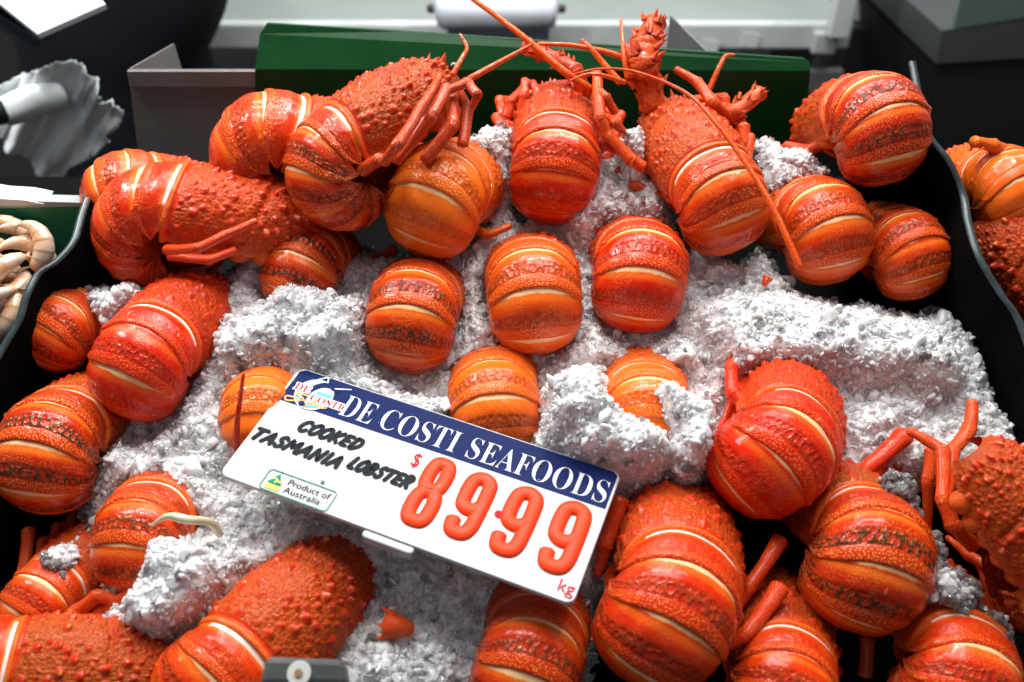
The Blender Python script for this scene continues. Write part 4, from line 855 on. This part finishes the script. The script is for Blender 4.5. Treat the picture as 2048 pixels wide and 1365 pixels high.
# white post
c = py_(1682, 60, yb - .08); o = obj('bright_steel_post', aabox('bright_steel_post', c[0] - .022, c[0] + .022, c[1], c[1] + .04, c[2] - .02, c[2] + .4, .004), BRIGHT); tag(o, 'bright steel post at the right end of the bench', 'post')
c = py_(1650, 78, yb - .03); o = obj('white_clip', aabox('white_clip', c[0] - .03, c[0] + .025, c[1] - .02, c[1] + .0, c[2] - .03, c[2] + .02, .006), plain('dull_white', (.42, .43, .42), .5)); tag(o, 'dull white plastic end clip on the bench rail', 'clip')
# paper and blue bin on a dark cabinet
Yq = yb + .25
c = py_(1745, 44, Yq)
cb = aabox('dark_cabinet', py_(1690, 50, Yq)[0], py_(1830, 50, Yq)[0], Yq - .05, Yq + .6, -.95, c[2]); o = obj('dark_cabinet', cb, plain('cabinet_dark', (.018, .017, .018), .4)); tag(o, 'dark cabinet beyond the right end of the bench', 'cabinet')
a0, a1_ = py_(1700, 42, Yq), py_(1748, 42, Yq); o = obj('white_carton', aabox('white_carton', a0[0], a1_[0], Yq, Yq + .12, c[2], c[2] + .3, .004), plain('carton_white', (.45, .45, .47), .6)); tag(o, 'white carton standing on the dark cabinet', 'carton')
a0, a1_ = py_(1752, 42, Yq), py_(1812, 42, Yq); o = obj('blue_tub', aabox('blue_tub', a0[0], a1_[0], Yq, Yq + .2, c[2], c[2] + .3, .01), plain('tub_blue', (.003, .03, .13), .4)); tag(o, 'dark blue tub beside the white carton', 'tub')
# dark legs of a person, upper right
def body(name, label, rings, skin_from, Y):
    root = empty(name, tuple(py_(rings[-1][0], rings[-1][1], Y) - [0, 0, .3])); tag(root, label, 'person')
    def part(nm, rs, m):
        C = np.array([py_(a, b, Y) for a, b, c in rs]); rad = np.array([c for a, b, c in rs]); V, F, x, y = tube(catmull(C, 5), np.interp(np.linspace(0, 1, (len(C) - 1) * 5 + 1), np.linspace(0, 1, len(C)), rad), 20, flat=.8, up=(0, 1, 0)); obj(nm, rel(mesh(nm, V, F), root), m, root)
    part('trousers', [r for r in rings if r[1] <= skin_from], NAVY)
    if rings[-1][1] > skin_from: part('lower_leg', [r for r in rings if r[1] >= skin_from], SKIN)
body('person', 'person in dark navy shorts behind the display at the upper right, bare leg below', [(1845, -60, .095), (1848, 10, .09), (1852, 60, .085), (1855, 105, .078), (1858, 106, .045), (1862, 170, .045), (1868, 260, .035)], 105, yb + .1)
body('person', 'person in dark navy clothes standing left of the steel bench', [(235, -160, .22), (230, -60, .21), (215, 40, .19), (205, 130, .16), (210, 250, .14), (220, 420, .12)], 500, yb - .25)
# glass fronted case upper right
Yg = 1.15
gl = empty('glass_counter', tuple(py_(1960, 120, Yg))); tag(gl, 'grey counter with pale green glass at the upper right corner', 'counter')
obj('body', rel(prism('body', [py_(1884, 62, Yg), py_(2150, 20, Yg), py_(2150, 110, Yg), py_(1872, 128, Yg)], (0, .6, 0)), gl), plain('counter_grey', (.055, .058, .06), .5), gl)
obj('glass_pane', rel(prism('glass_pane', [py_(1908, 60, Yg), py_(1925, -30, Yg), py_(2150, -60, Yg), py_(2150, 24, Yg)], (0, .01, 0)), gl), plain('green_glass', (.12, .17, .155), .2, coat=.5), gl)
obj('base', rel(prism('base', [py_(1868, 132, Yg + .02), py_(2150, 114, Yg + .02), py_(2150, 420, Yg + .02), py_(1868, 420, Yg + .02)], (0, .5, 0)), gl), plain('counter_black', (.009, .009, .010), .5), gl)
# shiny tray edge and bag roll upper left
o = obj('shiny_steel_tray', prism('shiny_steel_tray', [py_(-60, -50, .55), py_(170, -30, .56), py_(215, 18, .50), py_(80, 78, .45), py_(-30, -10, .45)], (0, -.002, .006)), plain('foil_white', (.78, .82, .85), .3, coat=.5, nscale=25, namp=.12)); tag(o, 'shiny tilted steel tray in the upper left corner', 'steel tray')
o = obj('tray_dark_frame', prism('tray_dark_frame', [py_(-80, -10, .455), py_(80, 80, .445), py_(84, 92, .445), py_(60, 90, .445), py_(-80, 20, .45)], (0, .03, -.002)), INKB); tag(o, 'black frame under the shiny steel tray', 'frame')
Yk = .50
br = empty('bag_roll', tuple(py_(60, 220, Yk))); tag(br, 'roll of translucent plastic bags with one crumpled bag hanging loose', 'bag roll')
V, F, a1, a2 = tube(np.array([py_(8, 225, Yk), py_(60, 205, Yk + .02), py_(120, 185, Yk + .04)]), np.array([.019, .021, .018]), 24); BAG = plain('bag_plastic', (.90, .95, .97), .35, coat=.3, nscale=14, namp=.12)
obj('roll', rel(mesh('roll', V, F), br), BAG, br)
V, F, a1, a2 = tube(np.array([py_(-12, 228, Yk - .012), py_(6, 222, Yk - .008)]), .016, 18); obj('core_shade_plug', rel(mesh('core_shade_plug', V, F), br), DARK, br)  # solid dark plug; its colour stands in for shade inside the roll core
out = [(-40, 190), (60, 150), (110, 128), (165, 150), (205, 195), (196, 205), (237, 236), (225, 270), (200, 285), (205, 300), (170, 330), (130, 350), (95, 390), (70, 375), (40, 330), (0, 300), (-40, 270)]
# crumpled sheet: grid clipped to the outline
gx = np.linspace(-45, 240, 70); gy = np.linspace(120, 395, 66); GX, GY = np.meshgrid(gx, gy); dd = poly_dist(GX, GY, out)
pp = np.stack([(GX + .5 * GY) / 42, GY / 150], -1); ridge = np.abs(vnoise(pp, 1.0, 3)) * .03 + np.abs(vnoise(pp, 2.3, 4)) * .010 + np.abs(vnoise(pp, 5, 9)) * .002
V = np.array([py_(x, y, Yk + .02) for x, y in zip(GX.ravel(), GY.ravel())]); V[:, 1] -= ridge.ravel() - .03; 
Fq = grid_faces(66, 70); Fq = Fq[(dd.ravel() > -3)[Fq].all(1)]
me = mesh('hanging_bag', V, Fq); so = me; o = obj('hanging_bag', rel(me, br), BAG, br); md = o.modifiers.new('thickness', 'SOLIDIFY'); md.thickness = .0008
# metal ticket holder at the bottom edge
tc_ = pt(598, 1345, .16); th_ = empty('metal_sign_clip', tuple(tc_)); tag(th_, 'grey metal ticket clip with a white dot cut by the bottom edge of the photo', 'clip')
cs = [pt(515, 1372, .155), pt(690, 1372, .155), pt(684, 1318, .16), pt(530, 1312, .16)]
pa = prism('clip_plate', cs, -BN * .022, .0035); obj('clip_plate', rel(pa, th_), plain('clip_metal', (.13, .14, .13), .4, metal=.2, nscale=60, namp=.3), th_)
dc = pt(598, 1347, .1585)
def disc(name, c, n, r_, th, seg=28):
    u = np.array([1.0, 0, 0]); v = np.cross(n, u)
    return prism(name, [np.asarray(c) - n * th + r_ * (math.cos(t) * u + math.sin(t) * v) for t in np.linspace(0, 2 * np.pi, seg, endpoint=False)], n * 2 * th, th * .6)
obj('rivet', rel(disc('rivet', dc, BN, .0065, .0006), th_), plain('rivet_white', (.45, .45, .42), .4), th_)
obj('rust_spot', rel(disc('rust_spot', dc + BN * .0012, BN, .0022, .0006), th_), plain('rust', (.22, .12, .06), .6), th_)

# ------------------------------------------------------------------ price sign
corner = [(597, 733), (1240, 945), (1150, 1213), (440, 950)]
rs = np.array([ray(*c) for c in corner]); d_ = np.linalg.solve(np.stack([-rs[1], rs[2], -rs[3]], 1), -rs[0]); PC = [rs[0], rs[1] * d_[0], rs[2] * d_[1], rs[3] * d_[2]]
mid = sum(PC) / 4; k = .600 / (mid @ fwd); PC = [CAM + p * k for p in PC]
E = PC[1] - PC[0]; SL = np.linalg.norm(E); E = E / SL; Gv = PC[3] - PC[0]; SHh = np.linalg.norm(Gv); Gv = Gv - E * (Gv @ E); Gv /= np.linalg.norm(Gv); SN = np.cross(Gv, E)
cen = (PC[0] + PC[1] + PC[2] + PC[3]) / 4
sg = empty('price_sign'); tag(sg, 'white plastic price sign with a blue band and raised orange numbers lying on the ice', 'price sign')
Ms = np.stack([E, -Gv, SN], 1); sg.matrix_world = Matrix([[*Ms[i], cen[i]] for i in range(3)] + [[0, 0, 0, 1]])
LW, LH = SL, SHh * .995
U_ = lambda u: (u - .5) * LW
V_ = lambda v: (.5 - v) * LH
def rrect(x0, y0, x1, y1, r_, z, seg=6):
    P = []
    for cx_, cy_, a0 in ((x1 - r_, y1 - r_, 0), (x0 + r_, y1 - r_, 90), (x0 + r_, y0 + r_, 180), (x1 - r_, y0 + r_, 270)):
        for t in np.linspace(0, 90, seg): P.append((cx_ + r_ * math.cos(R_(a0 + t)), cy_ + r_ * math.sin(R_(a0 + t)), z))
    return np.array(P)
TH = .004
pl = prism('sign_plate', rrect(U_(0), V_(1), U_(1), V_(0), .006, -TH), (0, 0, TH), .0007)
for p_ in pl.polygons: p_.use_smooth = False
obj('sign_plate', pl, WHITEPL, sg)
pl = prism('sign_ledge', rrect(U_(.435), V_(1.05), U_(.58), V_(.985), .003, -.010), (0, 0, .0085), .0012); obj('sign_ledge', pl, WHITEPL, sg)
sl = prism('sign_stem', rrect(-.012, -.012, .012, .012, .003, -.09), (0, 0, .084)); obj('sign_stem', sl, WHITEPL, sg)
P = [(U_(.008), V_(.315)), (U_(.992), V_(.305)), (U_(.992), V_(.035)), (U_(.980), V_(.012)), (U_(.025), V_(.012)), (U_(.010), V_(.04))]
obj('blue_band', prism('blue_band', [(x, y, .0000) for x, y in P], (0, 0, .0004)), INKN, sg)
ZL = .0006
def text(name, body, x, y, width, height, m, z=ZL, depth=.00012, shear=0.0, off=0.0, bold=False, parent=None):
    cu = bpy.data.curves.new(name, 'FONT'); cu.body = body; cu.size = 1; cu.extrude = 0; cu.shear = shear; cu.offset = off; cu.resolution_u = 6
    to = bpy.data.objects.new('tmp', cu); col.objects.link(to); bpy.context.view_layer.update()
    me = bpy.data.meshes.new_from_object(to.evaluated_get(bpy.context.evaluated_depsgraph_get())); bpy.data.objects.remove(to)
    V = verts(me).astype(float); mn, mx = V.min(0), V.max(0)
    V[:, 0] = (V[:, 0] - mn[0]) / (mx[0] - mn[0]) * width + x; V[:, 1] = (V[:, 1] - mn[1]) / (mx[1] - mn[1]) * height + y; V[:, 2] = z
    me.vertices.foreach_set('co', V.astype(np.float32).ravel()); me.materials.clear(); me.update(); me.name = name
    return obj(name, me, m, parent or sg)
ser = lambda s_: ''.join(chr(0x1D400 + ord(c) - 65) if c.isalpha() else c for c in s_)
hy = LH
for word, u0, u1 in (('DE', .190, .290), ('COSTI', .315, .550), ('SEAFOODS', .583, .983)):
    text('shop_name', ser(word), U_(u0), V_(.282 - .005), (u1 - u0) * LW, .178 * LH, INKW, off=-.012)
# casual black lettering drawn as slanted pen strokes
ST = {'C': [[(.92, .82), (.62, 1), (.2, .8), (.05, .4), (.25, .05), (.6, .0), (.85, .18)]], 'O': [[(.5, 1), (.15, .75), (.05, .35), (.3, .0), (.7, .12), (.92, .55), (.8, .92), (.5, 1)]],
      'K': [[(.22, 1), (.12, 0)], [(.9, .98), (.25, .48), (.85, .02)]], 'E': [[(.9, .97), (.25, .97), (.12, .03), (.8, .03)], [(.2, .5), (.75, .52)]], 'D': [[(.22, .98), (.12, .02), (.6, .1), (.92, .5), (.75, .9), (.22, .98)]],
      'T': [[(.0, .97), (1, .97)], [(.5, .97), (.42, 0)]], 'A': [[(.0, 0), (.55, 1), (.9, 0)], [(.25, .36), (.8, .36)]], 'S': [[(.9, .85), (.6, 1), (.25, .82), (.35, .58), (.72, .42), (.72, .12), (.35, 0), (.05, .15)]],
      'M': [[(.05, 0), (.2, 1), (.5, .3), (.85, 1), (.98, 0)]], 'N': [[(.1, 0), (.18, 1), (.8, 0), (.92, 1)]], 'I': [[(.55, 1), (.45, 0)]], 'L': [[(.3, 1), (.15, .03), (.85, .03)]],
      'B': [[(.2, .98), (.12, .02), (.6, .06), (.8, .28), (.6, .5), (.2, .52), (.65, .6), (.78, .8), (.55, .98), (.2, .98)]], 'R': [[(.12, 0), (.22, .98), (.7, .98), (.85, .75), (.62, .52), (.2, .48)], [(.45, .5), (.88, 0)]]}
WD = {'M': 1.25, 'I': .45, 'A': 1.0, 'N': 1.05, 'L': .8, 'E': .85, 'S': .85}
def pen(P, w_, z, k=5, th=.00012, slope=0):
    C = catmull(P, k) if k > 1 else np.asarray(P, float); C = np.asarray(C)[:, :2]; n = len(C)
    T = np.gradient(C, axis=0); T /= np.linalg.norm(T, axis=1)[:, None] + 1e-12; N = np.stack([-T[:, 1], T[:, 0]], -1)
    C2 = C; L = C2 + N * w_ / 2; Rr = C2 - N * w_ / 2
    V = [(*a, z) for a in L] + [(*a, z) for a in Rr]; F = [(i, n + i, n + i + 1, i + 1) for i in range(n - 1)]
    for c, t0 in ((C2[0], -1), (C2[-1], 1)):
        b0 = len(V); V.append((*c, z + .00001)); V += [(c[0] + w_ / 2 * math.cos(a), c[1] + w_ / 2 * math.sin(a), z + .00001) for a in np.linspace(0, 2 * np.pi, 12, endpoint=False)]
        F += [(b0, b0 + 1 + i, b0 + 1 + (i + 1) % 12) for i in range(12)]
    return V, F
def strokes(name, s_, x, y, width, height, w_, m, slant=.28):
    tot = sum(WD.get(c, 1.0) + .22 for c in s_ if c != ' ') + .55 * s_.count(' ') - .22; k = width / tot; cx_ = x; Vs, Fs = [], []
    for ci, c in enumerate(s_):
        if c == ' ': cx_ += .55 * k; continue
        wd = WD.get(c, 1.0) * k
        for si, pl_ in enumerate(ST[c]):
            sharp = c in 'KETAMNLI'
            P = [(cx_ + px_ * wd + slant * (qy) * height, y + qy * height) for px_, qy in pl_]
            if sharp: P = [P[i] for i in range(len(P))]; Q = []; [Q.extend([(P[i][0] + (P[i + 1][0] - P[i][0]) * t, P[i][1] + (P[i + 1][1] - P[i][1]) * t) for t in (0, .07, .5, .93)]) for i in range(len(P) - 1)]; Q.append(P[-1]); P = Q
            V, F = pen(P, w_, ZL + .00003 * si, 1 if sharp else 6); b0 = len(Vs); Vs += V; Fs += [tuple(i + b0 for i in f) for f in F]
        cx_ += wd + .22 * k
    return obj(name, mesh(name, Vs, Fs, smooth=False), m, sg)
strokes('black_lettering', 'COOKED', U_(.114), V_(.497), .187 * LW, .088 * LH, .0033 * LW / .27, INKB)
strokes('black_lettering', 'TASMANIA', U_(.008), V_(.672), .272 * LW, .088 * LH, .0033 * LW / .27, INKB)
strokes('black_lettering', 'LOBSTER', U_(.303), V_(.640), .180 * LW, .088 * LH, .0033 * LW / .27, INKB)
# product of Australia box
x0, x1, y0, y1 = U_(.119), U_(.324), V_(.995), V_(.835)
ob = rrect(x0, y0, x1, y1, .003, ZL); ib_ = rrect(x0 + .0007, y0 + .0007, x1 - .0007, y1 - .0007, .0024, ZL); n = len(ob)
obj('green_outline', mesh('green_outline', np.vstack([ob, ib_]), [(i, (i + 1) % n, n + (i + 1) % n, n + i) for i in range(n)], smooth=False), INKG, sg)
text('product_text', 'Product of', U_(.187), V_(.902) - .0005, .124 * LW, .045 * LH, INKB); text('product_text', 'Australia', U_(.187), V_(.966), .108 * LW, .045 * LH, INKB)
obj('green_triangle', mesh('green_triangle', [(U_(.133), V_(.934), ZL), (U_(.174), V_(.934), ZL), (U_(.1535), V_(.852), ZL)], [(0, 1, 2)], False), INKG, sg)
obj('yellow_block', mesh('yellow_block', rrect(U_(.131), V_(.974), U_(.176), V_(.942), .0008, ZL), [tuple(range(24))], False), INKY, sg)
V, F = pen([(U_(.142), V_(.900)), (U_(.150), V_(.893)), (U_(.158), V_(.903)), (U_(.163), V_(.912)), (U_(.172), V_(.905))], .0007, ZL + .0001); obj('yellow_animal_mark', mesh('yellow_animal_mark', V, F, False), INKY, sg)
V, F = pen([(U_(.160), V_(.908)), (U_(.153), V_(.914)), (U_(.155), V_(.926))], .0007, ZL + .00013); obj('yellow_animal_mark', mesh('yellow_animal_mark', V, F, False), INKY, sg)
# round emblem
ex, ey, er = U_(.094), V_(.190), .092 * LH / .67
def ell(cx_, cy_, rx, ry, z, n=40, a0=0, a1=360): return [(cx_ + rx * math.cos(R_(t)), cy_ + ry * math.sin(R_(t)), z) for t in np.linspace(a0, a1, n, endpoint=(a1 - a0) < 360)]
lg_ = empty('emblem'); lg_.parent = sg
EZ = ZL + .00005
def flat(name, P, m): return obj(name, mesh(name, P, [tuple(range(len(P)))], False), m, lg_)
flat('emblem_ring', ell(ex, ey, er, er, EZ), INKW); flat('emblem_sea', ell(ex, ey, er * .92, er * .92, EZ + .00005), INKC)
flat('emblem_sky', ell(ex, ey, er * .92, er * .92, EZ + .0001, 26, 18, 162), INKW)
V, F = pen([(ex - er * .25, ey - er * .75), (ex - er * .35, ey - er * .1), (ex - er * .15, ey + er * .45), (ex + er * .3, ey + er * .78), (ex + er * .9, ey + er * .72)], er * .36, EZ + .00014); obj('leaping_fish', mesh('leaping_fish', V, F, False), INKN, lg_)
V, F = pen([(ex - er * .1, ey - er * .6), (ex - er * .12, ey - er * .1), (ex + er * .1, ey + er * .32), (ex + er * .55, ey + er * .55)], er * .16, EZ + .00017); obj('fish_belly', mesh('fish_belly', V, F, False), INKW, lg_)
V, F = pen([(ex + er * .8, ey + er * .74), (ex + er * 1.55, ey + er * 1.0)], er * .07, EZ + .00017); obj('fish_bill', mesh('fish_bill', V, F, False), INKW, lg_)
V, F = pen([(ex - er * .3, ey + er * .95), (ex + er * .1, ey + er * 1.25), (ex + er * .25, ey + er * .95)], er * .08, EZ + .00019); obj('fish_fin', mesh('fish_fin', V, F, False), INKW, lg_)
for word, xa, ya, wd in (('DE', -1.15, -.05, .85), ('COSTI', -.05, -.42, 1.75)):
    for dx, dy in ((.05, .05), (-.05, .05), (.05, -.05), (-.05, -.05), (.07, 0), (-.07, 0)): text('emblem_text_outline', ser(word), ex + er * (xa + dx), ey + er * (ya + dy), er * wd, er * .42, INKW, z=EZ + .0002 + .000004 * (dx + dy), off=.02, parent=lg_)
    text('emblem_text', ser(word), ex + er * xa, ey + er * ya, er * wd, er * .42, INKR, z=EZ + .00026, parent=lg_)
V, F = pen([(ex - er * .2, ey - er * .2), (ex - er * .9, ey - er * .25), (ex - er * .3, ey - er * .5), (ex - er * 1.05, ey - er * .85), (ex - er * 1.2, ey - er * .6), (ex - er * .5, ey - er * .55), (ex + er * .1, ey - er * .6), (ex - er * .1, ey - er * .95), (ex + er * .35, ey - er * .3), (ex + er * .3, ey - er * .62), (ex + er * .6, ey - er * .5), (ex + er * .75, ey - er * .65), (ex + er, ey - er * .55)], er * .09, EZ + .0003); obj('orange_script', mesh('orange_script', V, F, False), INKO, lg_)
# raised numbers
def digit(d, u0, u1, vt, vb):
    xa, xb, yt, yb_ = U_(u0), U_(u1), V_(vt), V_(vb); rw = .0056 * LW / .27; w_, h_ = xb - xa - 2 * rw, yt - yb_ - 2 * rw; ox, oy = xa + rw, yb_ + rw
    if d == '9': P = [(0, .20), (.08, .05), (.32, 0), (.75, .02), (.95, .14), (1, .35), (1, .75), (.93, .93), (.65, 1), (.35, 1), (.07, .93), (0, .78), (0, .62), (.07, .49), (.35, .43), (.70, .44), (.97, .52)]; Ps = [P]
    else: Ps = [[(.5, .52), (.2, .55), (.06, .66), (.06, .86), (.2, .98), (.5, 1.0), (.8, .98), (.94, .86), (.94, .66), (.8, .55), (.5, .52)], [(.5, .52), (.16, .46), (0, .34), (0, .14), (.16, .02), (.5, 0), (.84, .02), (1, .14), (1, .34), (.84, .46), (.5, .52)]]
    ms = []
    for P in Ps:
        C = catmull([(ox + a * w_, oy + b * h_, .0006) for a, b in P], 6); V, F, _, _ = tube(C, rw, 14, flat=.5, up=(0, 0, 1)); ms.append((V, F))
    V, F = merge(ms); me = mesh('raised_number', V, F); o = obj('raised_number', me, ORANGEPL, sg)
for d, u0, u1, vt, vb in (('8', .497, .590, .335, .885), ('9', .615, .710, .345, .865), ('9', .742, .840, .335, .865), ('9', .872, .972, .325, .860)): digit(d, u0, u1, vt, vb)
obj('decimal_dot', mesh('decimal_dot', ell(U_(.739), V_(.598), .0028, .0028, ZL), [tuple(range(40))], False), INKR, sg)
text('dollar_mark', '$', U_(.457), V_(.487), .022 * LW, .122 * LH, INKR); text('unit_text', 'kg', U_(.951), V_(.972), .041 * LW, .105 * LH, INKR)

# water drops on the sign and on the green panel
DROP = plain('water_drop', (0.95, 0.97, 1.0), .03, trans=1.0)
r = np.random.default_rng(77); ps = []
def drop(c, n, rr):
    u = np.cross(n, [0.3, .5, .81]); u /= np.linalg.norm(u); v = np.cross(n, u); t = np.linspace(0, np.pi / 2, 5)[:, None]; a = np.linspace(0, 2 * np.pi, 10, endpoint=False)[None, :]
    e = r.uniform(.8, 1.3); V = c + rr * (np.cos(t)[..., None] * (e * np.cos(a)[..., None] * u + np.sin(a)[..., None] * v) + .55 * (np.sin(t) + 0 * a)[..., None] * n); return V.reshape(-1, 3), grid_faces(5, 10, True)
for _ in range(150):
    on = r.random() < .6; x, y = U_(r.uniform(.02, .98)), V_(r.uniform(.03, .30) if on else r.uniform(.3, .97)); ps.append(drop(np.array([x, y, .0009]), np.array([0, 0, 1.0]), r.lognormal(math.log(.0004), .35)))
V, F = merge(ps); o = obj('water_drops', mesh('water_drops', V, F), DROP, sg); o['kind'] = 'stuff'
ps = []
for _ in range(60):
    P = py_(r.uniform(1330, 1600), r.uniform(150, 250), Yp - .0005); ps.append(drop(P - np.array(bp.location), np.array([0, -1.0, 0]), r.lognormal(math.log(.0007), .35)))
V, F = merge(ps); o = obj('water_drops', mesh('water_drops', V, F), DROP, bp); o['kind'] = 'stuff'
